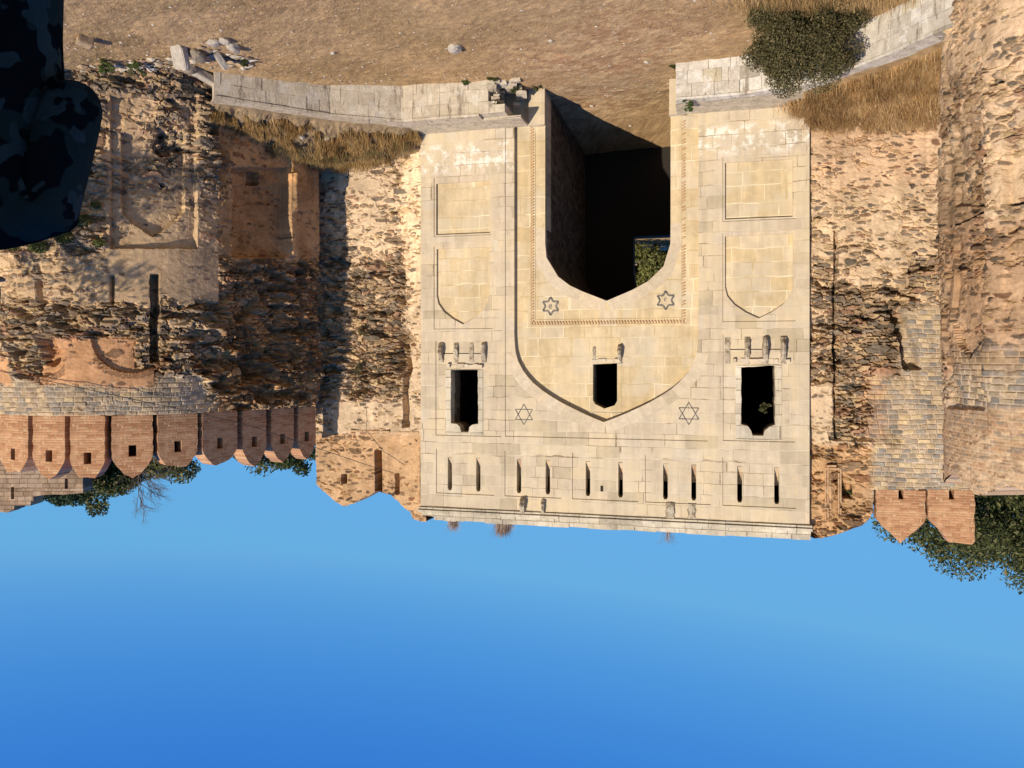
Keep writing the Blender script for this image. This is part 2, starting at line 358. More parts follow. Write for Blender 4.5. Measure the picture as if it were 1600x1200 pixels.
    zr = Z / bh; rowi = np.floor(zr); fz = zr - rowi; ar = Sg / bw + .5 * np.mod(rowi, 2); ci = np.floor(ar); fa = ar - ci
    ms = sstep(np.minimum(np.minimum(fz, 1 - fz) * bh, np.minimum(fa, 1 - fa) * bw), .005, .02)
    rq = h2(ci, rowi, 22); Cb = pal(rq, [(.46, .28, .16), (.53, .35, .20), (.38, .24, .14), (.57, .41, .25), (.33, .25, .18)]) * ms[..., None] + np.array((.55, .40, .25)) * (1 - ms)[..., None]
    Cb = Cb * (.8 + .4 * fbm(Sg * .8, Z * .8, 77))[..., None]
    C = C * (1 - b[..., None]) + Cb * b[..., None]; hgt = hgt * (1 - b) + b * ms * .015
    hgt = hgt * zn['amp'] + (fbm(Sg * .35, Z * .35, seed + 9, 3) - .5) * .22 * zn.get('wave', 1.0)
    if zn['tint'] is not None: C = C * zn['tint']
    C = C * (.80 + .34 * fbm(Sg * .5, Z * .35, seed + 60))[..., None] * (.82 + .36 * fbm(Sg * 4, Z * 6, seed + 61, 3))[..., None]
    sk = sstep(fbm(Sg * 1.6, Z * .16, seed + 64), .56, .7)[..., None] * .35; C = C * (1 - sk) + C * np.array((.6, .55, .5)) * sk
    hgt = hgt - zn['inset']
    V = np.stack([X + nx * hgt, Y + ny * hgt, Z], -1)
    nr = V.shape[0]; idx = np.arange(nr * ns).reshape(nr, ns)
    Fc = np.stack([idx[:-1, :-1], idx[:-1, 1:], idx[1:, 1:], idx[1:, :-1]], -1)
    lim = (zt[1:] + zt[:-1]) / 2 + (h2(np.arange(ns - 1) // 6, np.arange(ns - 1) * 0, seed) - .5) * .05
    Fc = Fc[(Z[:-1, :-1] + step * .5) < lim[None, :]].reshape(-1, 4)
    # top and back
    tp = np.minimum(zt, zt.max()); fr_ = np.stack([x - nx * .01, y - ny * .01, tp - .02], 1); bk = np.stack([x - nx * backT, y - ny * backT, tp], 1); bt_ = bk.copy(); bt_[:, 2] = z0
    n0 = nr * ns; i3 = np.arange(3 * ns).reshape(3, ns) + n0; F3 = np.stack([i3[:-1, :-1], i3[:-1, 1:], i3[1:, 1:], i3[1:, :-1]], -1).reshape(-1, 4)
    ct = C[-1][None].repeat(3, 0); V = np.concatenate([V.reshape(-1, 3), fr_, bk, bt_]); C = np.concatenate([C.reshape(-1, 3), ct.reshape(-1, 3)]); Fc = np.concatenate([Fc, F3])
    me = mesh(name, V.reshape(-1, 3), Fc, np.clip(C * np.array((1.05, 1.03, 1.0)), 0.01, .9).reshape(-1, 3))
    return link(name, me, MAT['rubble'], parent)

# ================================================================== THE GATE (local x along the front, y inwards, z up)
D0, TAN = 44.0, .258
GA = math.atan(TAN); CG, SG = math.cos(GA), math.sin(GA)
def gpt(a, f, z=0): return Vector((a * CG - f * SG, D0 + a * SG + f * CG, z))
gate = tag(empty('fort_gate', gpt(0, 0), GA), 'tall cream sandstone fort gate with a pointed archway, standing between two rubble curtain walls', 'gate')
AC = -5.05                                                            # centre of the great arch
L_, R_ = -15.42, 5.35
BIG = smoothp([(4.94, 10.6), (4.93, 11.7), (4.78, 12.75), (4.28, 13.62), (3.56, 14.33), (2.52, 15.0), (1.64, 15.44), (.77, 15.84), (0, 16.14)])
DOORP = smoothp([(3.38, 5.6), (3.36, 6.85), (3.17, 7.6), (2.65, 8.27), (1.94, 8.8), (1.07, 9.2), (0, 9.63)])
big = archp(AC, 4.94, -2.68, BIG); big_side = [(x, max(z, -2.3)) for x, z in archp(AC, 4.94, -2.3, BIG)]
door = archp(-5.17, 3.38, -2.6, DOORP)
UP = [(1.55, 9.2), (1.45, 9.65), (1.12, 10.1), (.6, 10.5), (0, 10.82)]
upR = archp(2.86, 1.55, 6.55, UP); upL = archp(-12.98, 1.66, 6.45, [(h * 1.07, z - .12) for h, z in UP])
loR = rect(1.28, 4.44, 2.86, 5.76); loL = rect(-14.62, -11.32, 2.66, 5.58)
slits = [3.62, 1.95, -.38, -2.0, -4.2, -5.95, -8.3, -9.75, -12.05, -13.86]
winR = [(1.97, 13.35), (3.56, 13.35), (3.56, 16.36), (3.2, 16.4), (3.02, 16.55), (2.95, 16.84), (2.52, 16.84), (2.46, 16.55), (2.3, 16.42), (1.94, 16.36)]
winL = [(-13.78, 13.05), (-12.12, 13.2), (-12.12, 16.12), (-12.45, 16.2), (-12.6, 16.42), (-12.68, 16.68), (-13.2, 16.68), (-13.28, 16.4), (-13.5, 16.22), (-13.78, 16.1)]
winC = [(-5.74, 12.98), (-4.43, 13.05), (-4.43, 15.0), (-4.55, 15.2), (-5.05, 15.43), (-5.6, 15.25), (-5.74, 15.0)]
winRj, winLj, winCj = rough(winR, .3, .025, 4), rough(winL, .3, .03, 5), rough(winC, .4, .012, 6)
def slit(x, i, g=0): return [(x - .12 - g, 18.25), (x + .12 + g, 18.25), (x + .125 + g, 20.0), (x + .07, 20.13 + g), (x - .07, 20.13 + g), (x - .125 - g, 20.0)]
panels = [(1.02, 4.42), (-2.75, .42), (-6.9, -3.35), (-10.6, -7.25), (-14.78, -11.2)]
# front skin with the shallow sunk frames
fr = [rect(-10.46, .40, -2.65, 17.03), rect(1.18, 4.56, 2.55, 5.88), rect(1.10, 4.56, 6.42, 11.08), rect(.62, 4.45, 11.75, 17.06),
      rect(-14.76, -11.2, 2.38, 5.7), rect(-14.76, -11.2, 6.3, 10.86), rect(-14.72, -11.22, 11.5, 16.98)] + [rect(a, b, 17.82, 20.32) for a, b in panels]
slab('front_masonry', rect(L_, R_, -2.7, 21.12), fr, 0, .055, MAT['ashlar'], gate)
fr2 = [big, loR, loL, upR, upL, winRj, winLj] + [slit(x, i) for i, x in enumerate(slits)]
slab('framed_masonry', rect(L_ + .004, R_ - .004, -2.72, 21.1), fr2, .055, .34, MAT['ashlar'], gate)
slab('side_panel', rough(archp(2.86, 1.7, 6.4, [(h * 1.1, z + .15) for h, z in UP]), 9), [], .19, .33, MAT['yellow'], gate)
slab('side_panel', archp(-12.98, 1.8, 6.3, [(h * 1.16, z + .05) for h, z in UP]), [], .19, .33, MAT['yellow'], gate)
slab('side_panel', rect(1.2, 4.52, 2.8, 5.85), [], .2, .33, MAT['yellow'], gate)
slab('side_panel', rect(-14.7, -11.25, 2.6, 5.7), [], .2, .33, MAT['yellow'], gate)
# the great recess and its back wall
slab('recess_masonry', rect(AC - 5.6, AC + 5.6, -2.7, 16.6), [door, winCj], .344, .72, MAT['yellow'], gate)
# everything behind the skin: thick wall with the deep openings
def grow(p, c, k): return [(c[0] + (x - c[0]) * k, z) for x, z in p]
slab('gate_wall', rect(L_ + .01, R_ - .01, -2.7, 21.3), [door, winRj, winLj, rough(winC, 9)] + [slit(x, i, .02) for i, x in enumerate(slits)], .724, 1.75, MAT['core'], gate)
slab('wall_core', rect(L_ + .006, R_ - .006, -2.74, 21.2), [big] + [winRj, winLj] + [slit(x, i, .01) for i, x in enumerate(slits)], .344, .722, MAT['ashlar'], gate)
# the gate's own body: flanks, back, roof
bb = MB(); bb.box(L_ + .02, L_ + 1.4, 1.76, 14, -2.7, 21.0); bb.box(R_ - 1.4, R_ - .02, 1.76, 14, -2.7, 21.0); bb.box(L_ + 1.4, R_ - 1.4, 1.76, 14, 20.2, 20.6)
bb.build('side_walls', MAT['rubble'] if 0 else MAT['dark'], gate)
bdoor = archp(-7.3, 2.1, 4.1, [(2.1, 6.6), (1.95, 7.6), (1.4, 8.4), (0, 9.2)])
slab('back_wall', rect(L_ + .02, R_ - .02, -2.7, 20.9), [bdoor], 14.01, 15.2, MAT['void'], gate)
# the vaulted passage
pr = [(-5.17 + h, z) for h, z in DOORP] ; prof = [(-1.79, -2.7)] + pr + [(-5.17 - h, z) for h, z in DOORP[::-1][1:]] + [(-8.55, -2.7)]
def tube_wall(prof, f0, f1, th, name, mat):
    m = MB(); n = len(prof); cx = -5.17
    out = [(x + (th if x > cx + .01 else -th if x < cx - .01 else 0), z + (th if z > 6 else 0)) for x, z in prof]
    V = [(x, f, z) for f in (f0, f1) for x, z in prof] + [(x, f, z) for f in (f0, f1) for x, z in out]
    Fc = []
    for i in range(n - 1):
        Fc += [(i, i + 1, n + i + 1, n + i), (2 * n + i, 3 * n + i, 3 * n + i + 1, 2 * n + i + 1), (i, 2 * n + i, 2 * n + i + 1, i + 1), (n + i, n + i + 1, 3 * n + i + 1, 3 * n + i)]
    m.add(V, Fc); return m.build(name, mat, gate)
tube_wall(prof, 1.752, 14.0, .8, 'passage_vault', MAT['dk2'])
# jamb pilasters at the mouth of the passage, standing a little proud of its side walls
for q in ((-1.84, -.95), (-9.35, -8.5)):
    j = MB(); j.box(q[0], q[1], -.04, .35, -2.6, .0); j.build('jamb_foot', MAT['ashlar'], gate)
j = MB(); j.box(-1.84, -1.2, .76, 1.7, -2.6, 5.6); j.build('jamb', MAT['grey'], gate)
# voussoirs
def voussoirs(name, cx, prof, wd, f, th, mat, zmin, seed, seg=.55):
    rn = random.Random(seed); m = MB()
    for sgn in (1, -1):
        pts = [(cx + sgn * h, z) for h, z in prof if z >= zmin]
        cum = [0]
        for p, q in zip(pts, pts[1:]): cum.append(cum[-1] + math.dist(p, q))
        def at(s):
            s = max(0, min(cum[-1], s))
            for i in range(len(pts) - 1):
                if s <= cum[i + 1] + 1e-9:
                    t = (s - cum[i]) / max(1e-6, cum[i + 1] - cum[i]); p, q = pts[i], pts[i + 1]; L = math.dist(p, q)
                    return (p[0] + (q[0] - p[0]) * t, p[1] + (q[1] - p[1]) * t), (sgn * (q[1] - p[1]) / L, -sgn * (q[0] - p[0]) / L)
        s = 0
        while s < cum[-1] - .1:
            e = min(cum[-1], s + seg * rn.uniform(.7, 1.4)); w2 = wd * rn.uniform(.94, 1.04); ff = f - rn.uniform(.001, .008)
            (p, n1), (q, n2) = at(s + .008), at(e - .008)
            if sgn * n1[0] < 0: n1 = (abs(n1[0]) * sgn, n1[1])
            V = []
            for y in (ff, ff + th):
                V += [(p[0], y, p[1]), (q[0], y, q[1]), (q[0] + n2[0] * w2, y, q[1] + n2[1] * w2), (p[0] + n1[0] * w2, y, p[1] + n1[1] * w2)]
            m.add(V, [(0, 1, 2, 3), (7, 6, 5, 4), (0, 4, 5, 1), (1, 5, 6, 2), (2, 6, 7, 3), (3, 7, 4, 0)]); s = e
    return m.build(name, mat, gate)
MV = NT('voussoir_stone'); tcv = MV.n('ShaderNodeTexCoord').outputs['Object']; ri = MV.n('ShaderNodeNewGeometry').outputs['Random Per Island']
kk = MV.mr(MV.noise(tcv, 3, 6, .7), .3, .7, .82, 1.12)
MAT['vous'] = MV.out(MV.mix(1.0, MV.ramp(ri, ASH), MV.n('ShaderNodeCombineColor', {0: kk, 1: kk, 2: kk}).outputs[0], 'MULTIPLY'), MV.bump(MV.noise(tcv, 9, 6, .75), .4, .03))
voussoirs('arch_ring', AC, BIG, .62, .055, .2, MAT['vous'], 12.4, 3)
voussoirs('doorway_ring', -5.17, DOORP, .62, .344, .3, MAT['vous'], 5.6, 4, .95)
# rope moulding round the doorway spandrels
rp = MB(); rn = random.Random(5)
def bead(x, z, ang):
    c, s = math.cos(ang), math.sin(ang); V = []
    for y in (.344, .275):
        k = 1 if y > .32 else .7
        for dx, dz in ((-.032, -.1), (.032, -.1), (.032, .1), (-.032, .1)): V.append((x + (dx * c - dz * s) * k, y, z + (dx * s + dz * c) * k))
    rp.add(V, [(0, 3, 2, 1), (4, 5, 6, 7), (0, 1, 5, 4), (1, 2, 6, 5), (2, 3, 7, 6), (3, 0, 4, 7)])
x = -9.2
while x < -1.0: bead(x, 10.78, .5); x += .16
rp.build('rope_moulding', MAT['terra'], gate)
for xc, z0 in ((-1.07, -.5), (-9.22, .3)):
    z = z0; rp = MB()
    while z < 10.8:
        if xc > -5 or rn.random() < .8: bead(xc, z, math.pi / 2 + .5)
        z += .16
    rp.build('rope_moulding', MAT['terra'], gate)
fl = MB()
fl.box(-9.35, -.93, .315, .344, 10.88, 10.93); fl.box(-9.1, -1.2, .31, .344, 10.60, 10.66); fl.box(-.985, -.935, .318, .344, -.6, 10.88); fl.box(-1.23, -1.18, .31, .344, -.6, 10.6)
fl.box(-9.12, -9.08, .325, .344, 0, 10.6); fl.build('fillet', MAT['yellow'], gate)
# window surrounds
def ring(p, k): cx = sum(q[0] for q in p) / len(p); cz = sum(q[1] for q in p) / len(p); return [(cx + (x - cx) * k, cz + (z - cz) * k) for x, z in p]
for wn, nm, lim in ((winR, 'window', (1.68, 3.86, 13.36, 17.0)), (winL, 'window', (-14.1, -11.85, 13.1, 16.9))):
    slab(nm, rect(*lim), [rough(wn, .3, .02, 9)], .02, .056, MAT['grey'], gate)
wc = slab('window', [(-5.98, 12.9), (-4.2, 12.9), (-4.2, 15.62), (-5.98, 15.62)], [rough(winC, 9)], .322, .345, MAT['yellow'], gate)
wc2 = MB(); wc2.box(-5.98, -4.2, .29, .343, 15.63, 15.69); wc2.build('window_head', MAT['ashlar'], gate)
# slits: sloping sills of orange brick
for x in slits:
    m = MB(); x0, x1 = x - .12, x + .12
    V = [(xx, y, z) for xx in (x0, x1) for y, z in ((.06, 18.26), (.8, 19.3), (1.74, 19.4), (1.74, 18.0), (.06, 18.0))]
    m.add(V, [(0, 1, 2, 3, 4), (9, 8, 7, 6, 5), (0, 5, 6, 1), (1, 6, 7, 2)]); m.build('arrow_slit_sill', MAT['sill'], gate)
M_ = NT('weathered_bracket_stone', .95); tc_ = M_.n('ShaderNodeTexCoord').outputs['Object']
MAT['brk'] = M_.out(M_.ramp(M_.noise(tc_, 3.5, 6, .7), [(.36, (.16, .12, .085)), (.5, (.42, .35, .25)), (.62, (.55, .48, .36))]), M_.bump(M_.noise(tc_, 8, 6, .75), 1, .06))
# broken brackets of the lost balconies: weathered stubs
def stub(x, z0, z1, out, wd, seed, f=.0, nm='bracket'):
    rn = random.Random(seed); m = MB(); rings = []; n = 9
    for k in range(n + 1):
        t = k / n; z = z0 + (z1 - z0) * t; o = out * (.25 + .75 * math.sin(math.pi * min(1, t * 1.15) ** .8)) * rn.uniform(.75, 1.15)
        o = max(.03, o); ww = wd / 2 * rn.uniform(.8, 1.1)
        rings.append([(x - ww, f, z), (x - ww * .8, f - o * .8, z), (x, f - o, z + rn.uniform(-.03, .03)), (x + ww * .8, f - o * .7, z), (x + ww, f, z)])
    V = [p for r in rings for p in r]; Fc = [(i * 5 + k, i * 5 + k + 1, i * 5 + k + 6, i * 5 + k + 5) for i in range(n) for k in range(4)]
    Fc += [(0, 4, 3, 2, 1), tuple(range(n * 5, n * 5 + 5))]
    m.add(V, Fc); return m.build(nm, MAT['brk'], gate)
for i, (x, o) in enumerate(((4.12, .5), (3.25, .26), (2.35, .1), (1.62, .45))): stub(x, 11.85, 12.95, o, .3, i + 10, .058)
for i, (x, o) in enumerate(((-11.45, .08), (-12.42, .34), (-13.3, .55), (-14.18, .58))): stub(x, 11.65, 13.0, o, .3, i + 20, .058)
stub(-5.88, 12.0, 13.0, .5, .26, 31, .345); stub(-4.5, 12.1, 12.9, .05, .2, 32, .345)
stub(-.62, 20.36, 21.3, .5, .34, 41, .0); stub(-1.75, 20.4, 21.3, .4, .24, 42, .0); stub(-8.55, 20.3, 21.25, .2, .5, 43, .0); stub(-9.65, 20.3, 21.25, .1, .45, 44, .0)
rn = random.Random(8)                                                 # ragged ledges left of the balconies
for x0, x1, z, f in ((1.7, 3.75, 13.14, .06), (-14.5, -11.7, 12.86, .06), (-5.9, -4.35, 12.84, .35)):
    x = x0; m = MB()
    while x < x1:
        q = x + rn.uniform(.18, .45); m.box(x, min(q, x1) - .01, f - rn.uniform(.03, .2), f, z - rn.uniform(.05, .12), z + rn.uniform(.05, .16), .02, rn); x = q
    m.build('broken_ledge', MAT['vous'], gate)
# slots that held the balcony floors, stone plug, putlog hole: near-black strips painted as their shade
for x0, x1, z, h in ((1.55, 4.2, 12.45, .02), (-14.2, -11.3, 12.28, .02), (-5.02, -4.88, 19.7, .15)):
    m = MB(); m.box(x0, x1, .035, .0555, z - h, z + h); m.build('socket_shade', MAT['void'], gate)
# cornice, parapet
m = MB(); rn = random.Random(3)
for z0, z1, pj in ((21.122, 21.26, .10), (21.262, 21.40, .20)):
    x = L_ - .12
    while x < R_ + .1:
        q = min(x + rn.uniform(.8, 1.7), R_ + .12)
        gap = (-1.55 < (x + q) / 2 < -.7 and pj < .15)
        if not gap: m.box(x, q - .012, -pj + rn.uniform(-.008, .008), .6, z0, z1, .006, rn)
        x = q
m.build('cornice', MAT['grey'], gate)
m = MB()
for z0, z1, pj, hh in ((21.402, 21.62, -.02, 1), (21.622, 21.86, .06, 1)):
    x = L_ - .05
    while x < R_ - .1:
        q = min(x + rn.uniform(.4, 1.3), R_ - .05)
        if not (z0 > 21.6 and x > 3.6 and rn.random() < .6): m.box(x, q - .012, pj + rn.uniform(-.03, .03), .9, z0, z1 + rn.uniform(-.03, .03), .015, rn)
        x = q
m.build('parapet_coping', MAT['grey'], gate)
# inlaid stars
def star(cx, cz, r, f, lw, closed, nm='star_inlay', curl=0):
    m = MB(); th = .006
    def bar(p, q, w=lw):
        d = Vector((q[0] - p[0], q[1] - p[1])); L = d.length; d /= L; n = Vector((-d.y, d.x)) * w / 2
        P = [(p[0] - n.x, p[1] - n.y), (q[0] - n.x, q[1] - n.y), (q[0] + n.x, q[1] + n.y), (p[0] + n.x, p[1] + n.y)]
        V = [(x, f, z) for x, z in P] + [(x, f - th, z) for x, z in P]
        m.add(V, [(0, 3, 2, 1), (4, 5, 6, 7), (0, 1, 5, 4), (1, 2, 6, 5), (2, 3, 7, 6), (3, 0, 4, 7)])
    T = [(cx + r * math.sin(k * math.pi / 3), cz + r * math.cos(k * math.pi / 3) * 1.0) for k in range(6)]
    if closed:
        I = [(cx + r * .577 * math.sin((k + .5) * math.pi / 3), cz + r * .577 * math.cos((k + .5) * math.pi / 3)) for k in range(6)]
        for k in range(6): bar(T[k], I[k]); bar(I[k], T[(k + 1) % 6])
    else:
        for t in ((0, 2, 4), (1, 3, 5)):
            for k in range(3): bar(T[t[k]], T[t[(k + 1) % 3]])
    if curl:
        pts = [(cx + (.03 + .035 * k / 3) * math.cos(.9 * k * curl + 1), cz + (.03 + .035 * k / 3) * math.sin(.9 * k * curl + 1)) for k in range(9)]
        for p, q in zip(pts, pts[1:]): bar(p, q, .05)
    return m.build(nm, MAT['inlay'], gate)
star(-2.1, 9.86, .5, .343, .1, True, curl=1); star(-8.3, 9.66, .5, .343, .1, True, curl=-.4)
star(-.66, 15.8, .56, .054, .05, False); star(-9.5, 15.6, .58, .054, .05, False)
star(-5.1, 10.15, .0001, .343, .001, True, nm='star_inlay') if 0 else None

# ================================================================== CURTAIN WALLS AND BASTIONS
def gplan(a, f): p = gpt(a, f); return (p.x, p.y)
# ---- right curtain wall (between the gate and the right bastion)
A_ = (11.24, 46.45)
def topR(s, x, y):
    px = 800 - x / y * F; X = [470, 494, 495, 510, 520, 530, 540, 552, 565, 578, 586, 590, 594, 597, 604, 612, 622, 634, 642, 646, 660, 670]
    Yp = [690, 690, 758, 770, 778, 786, 791, 787, 781, 774, 768, 768, 769, 770, 771, 774, 783, 795, 800, 810, 814, 815]
    return H + (np.interp(px, X, Yp) - HY) / F * y
def zoneR(z, px, py, s, Z):
    E = np.full(Z.shape, .55); E += .3 * box_m(px, py, 500, 640, 400, 620, 12, 12) - .25 * box_m(px, py, 500, 600, 255, 400, 15, 10)
    E *= 1 - .85 * box_m(px, py, 520, 645, 628, 675, 5, 5); E = E * (1 - .7 * sstep(py, 672, 680)) ; E *= 1 - .5 * box_m(px, py, 630, 662, 200, 700, 6, 8, 5)
    z['E'] = E
    z['inset'] = .55 * box_m(px, py, 631, 640, 560, 668, 1.5, 4) + .5 * box_m(px, py, 622, 641, 520, 590, 4, 10) + .35 * box_m(px, py, 590, 612, 402, 424, 3, 4) \
        + .30 * box_m(px, py, 540, 570, 470, 615, 5, 12) + .5 * box_m(px, py, 618, 624, 740, 772, 1, 0) + .6 * box_m(px, py, 535, 542, 741, 755, 1, 0) + 1.2 * box_m(px, py, 586, 597, 704, 830, .6, 0) \
        + .12 * box_m(px, py, 530, 640, 200, 668, 10, 12)
    t = np.ones(Z.shape + (3,)); up = sstep(py, 676, 682)[..., None]; t = t * (1 - up) + np.array((.86, .73, .60)) * up
    wh = box_m(px, py, 628, 662, 215, 480, 6, 14, 8)[..., None]; t = t * (1 - wh) + np.array((1.35, 1.35, 1.35)) * wh
    z['tint'] = t; z['plaster'] = np.array((.60, .46, .31))
cwR = tag(empty('curtain_wall', (gplan(5.4, .55)[0], gplan(5.4, .55)[1], 0)), 'narrow rubble curtain wall with a pointed parapet, wedged between the gate and the shaded bastion flank', 'wall')
def kid(o, root):
    o.parent = root; o.matrix_parent_inverse = Matrix.Translation(root.location).inverted(); return o
kid(wall('wall_masonry', [gplan(5.33, .95), gplan(13.2, .95)], -2.2, topR, zoneR, seed=11, backT=1.4), cwR)
def brick_band(pts, nm, root, wd=.11, f=.1, seed=2):
    """two courses of moulded brick following a line of world points on a wall face"""
    rn = random.Random(seed); m = MB()
    for p, q in zip(pts, pts[1:]):
        p, q = Vector(p), Vector(q); d = q - p; L = d.length; d.normalize()
        up = Vector((0, 0, 1)) if abs(d.z) < .5 else Vector((CG, SG, 0)); out = Vector((SG, -CG, 0))
        for off, ff in ((0, f), (wd * 1.5, f * .6)):
            s = 0
            while s < L:
                e = min(L, s + rn.uniform(.22, .34)); a0 = p + d * s + up * off; a1 = p + d * (e - .012) + up * off; o = out * ff * rn.uniform(.75, 1.2); b = -out * .25
                V = [a0 + b, a1 + b, a1 + b + up * wd, a0 + b + up * wd, a0 + o, a1 + o, a1 + o + up * wd, a0 + o + up * wd]
                if rn.random() > .04: m.add(V, [(0, 3, 2, 1), (4, 5, 6, 7), (0, 1, 5, 4), (1, 2, 6, 5), (2, 3, 7, 6), (3, 0, 4, 7)])
                s = e
    return kid(m.build(nm, MAT['terra']), root)
def onR(a, z): return gpt(a, .88, z)
brick_band([onR(10.1, 16.95), onR(5.75, 16.95)], 'brick_moulding', cwR)
brick_band([onR(5.55, 17.0), onR(5.55, 21.15)], 'brick_moulding', cwR)
# ---- left curtain wall
def topL(s, x, y):
    px = 800 - x / y * F; X = [1255, 1264, 1272, 1285, 1300, 1320, 1345, 1358, 1364, 1364.6, 1480, 1560]
    Yp = [838, 838, 842, 841, 838, 831, 822, 812, 800, 765, 765.5, 768]
    return H + (np.interp(px, X, Yp) - HY) / F * y
def zoneL(z, px, py, s, Z):
    E = np.full(Z.shape, .32) + .14 * box_m(px, py, 1260, 1480, 300, 445, 10, 20); E += .65 * box_m(px, py, 1302, 1425, 445, 690, 14, 14) + .3 * box_m(px, py, 1265, 1302, 400, 620, 5, 10) + .5 * box_m(px, py, 1420, 1478, 400, 480, 6, 10)
    E = E * (1 - .6 * box_m(px, py, 1268, 1300, 600, 690, 6, 8)) ; E += .15 * sstep(py, 690, 700)
    z['E'] = E; q = np.maximum(box_m(px, py, 1408, 1600, 478, 780, 12, 12), box_m(px, py, 1362, 1600, 590, 780, 10, 12)); z['sq'] = q
    z['inset'] = .4 * box_m(px, py, 1302, 1307, 362, 688, 1.5, 4, 8) + .65 * box_m(px, py, 1303, 1315, 522, 568, 1.5, 2) + .22 * box_m(px, py, 1306, 1412, 440, 688, 9, 12) \
        + .7 * box_m(px + (py - 525) * -.28, py, 1400, 1422, 478, 576, 2, 8, 6) + .6 * box_m(px, py, 1317, 1330, 758, 779, 1, 2) - .07 * box_m(px, py, 1288, 1300, 690, 800, 2, 2)
    z['wave'] = 1.5; z['plaster'] = np.array((.61, .46, .30)); t = np.ones(Z.shape + (3,))
    pk = (box_m(px, py, 1265, 1480, 150, 300, 25, 30, 4) * .8)[..., None]; t = t * (1 - pk) + np.array((.94, .86, .84)) * pk
    up = (sstep(py, 690, 700) * (1 - sstep(px, 1355, 1372)))[..., None]; t = t * (1 - up) + np.array((.86, .72, .58)) * up
    wh = box_m(px, py, 1345, 1385, 560, 690, 8, 12, 14)[..., None] * .8; t = t * (1 - wh) + np.array((1.2, 1.1, 1.05)) * wh
    rd = box_m(px, py, 1355, 1385, 600, 690, 6, 14, 15)[..., None] * .5; t = t * (1 - rd) + np.array((.75, .6, .55)) * rd
    z['tint'] = t
cwL = tag(empty('curtain_wall', (gplan(-15.6, .4)[0], gplan(-15.6, .4)[1], 0)), 'pale plastered curtain wall with two brick merlons, between the gate and the big round tower', 'wall')
plL = [gplan(-15.44, .36), gplan(-26.5, .36)]
kid(wall('wall_masonry', plL, -2.2, topL, zoneL, seed=23, backT=1.6), cwL)
brick_band([gpt(-18.75, .28, 18.1 - .05), gpt(-16.2, .28, 18.1)], 'brick_moulding', cwL, .09, .07)
brick_band([gpt(-16.35, .28, 18.2), gpt(-16.35, .28, 20.9)], 'brick_moulding', cwL, .07, .06)
brick_band([gpt(-16.95, .28, 18.2), gpt(-16.95, .28, 20.7)], 'brick_moulding', cwL, .06, .04)
# merlons: one builder, outline in metres, world-placed
def merlon_outline(wd, ht, cut=0, sh=.62, seed=0):
    rn = random.Random(seed); h = wd / 2; sh = sh + rn.uniform(-.02, .02)
    o = [(-h, 0), (h, 0), (h, ht * sh), (h * .93, ht * (sh + .06)), (h * .72, ht * (sh + .16)), (h * .42, ht * (sh + .27)), (0, ht), (-h * .42, ht * (sh + .27)), (-h * .72, ht * (sh + .16)), (-h * .93, ht * (sh + .06)), (-h, ht * sh)]
    if cut: o = [(-h, 0), (h, 0), (h, ht * sh), (h * .93, ht * (sh + .06)), (h * .72, ht * (sh + .16)), (h * .42, ht * (sh + .27)), (h * .12, ht * .985), (-h * .9, ht), (-h, ht * .95)]
    o = rough(o, .2, .028, seed + 5)
    if seed in (36, 34, 37) or rn.random() < .3:                       # worn or broken heads
        k = rn.uniform(-.5, .5) * h; d_ = rn.uniform(.1, .3)
        o = [(x, min(z, ht * (1 - .02) - d_ + abs(x - k) * .25 + rn.uniform(-.03, .03))) if z > ht * .8 else (x, z) for x, z in o]
    return o
def merlon(root, x, y, z, ang, wd, ht, hole, seed, cut=0, th=.75, mat='brick', sh=.62):
    o = slab('merlon', merlon_outline(wd, ht, cut, sh, seed), [rect(*hole)] if hole else [], 0, th, MAT[mat])
    o.location = (x, y, z); o.rotation_euler = (0, 0, ang); kid(o, root)
    if hole:
        q = slab('loophole_shade', rect(hole[0] - .04, hole[1] + .04, hole[2] - .04, hole[3] + .04), [], th - .12, th + .02, MAT['void'], o)  # near-black plate closes the hole, its colour standing in for shade
    return o
for x0, x1, cut, i in ((1369, 1446, 0, 1), (1450, 1523, 1, 2)):
    _, p0 = ray_on_poly(x0, plL); _, p1 = ray_on_poly(x1, plL); cx, cy = (p0[0] + p1[0]) / 2, (p0[1] + p1[1]) / 2
    wd = math.dist(p0, p1); zb = H + 200 / F * cy
    merlon(cwL, cx, cy, zb + .002, GA, wd, 84 / F * cy, (-.13, .1, .03, .48), i, cut, sh=.56 if not cut else .5)
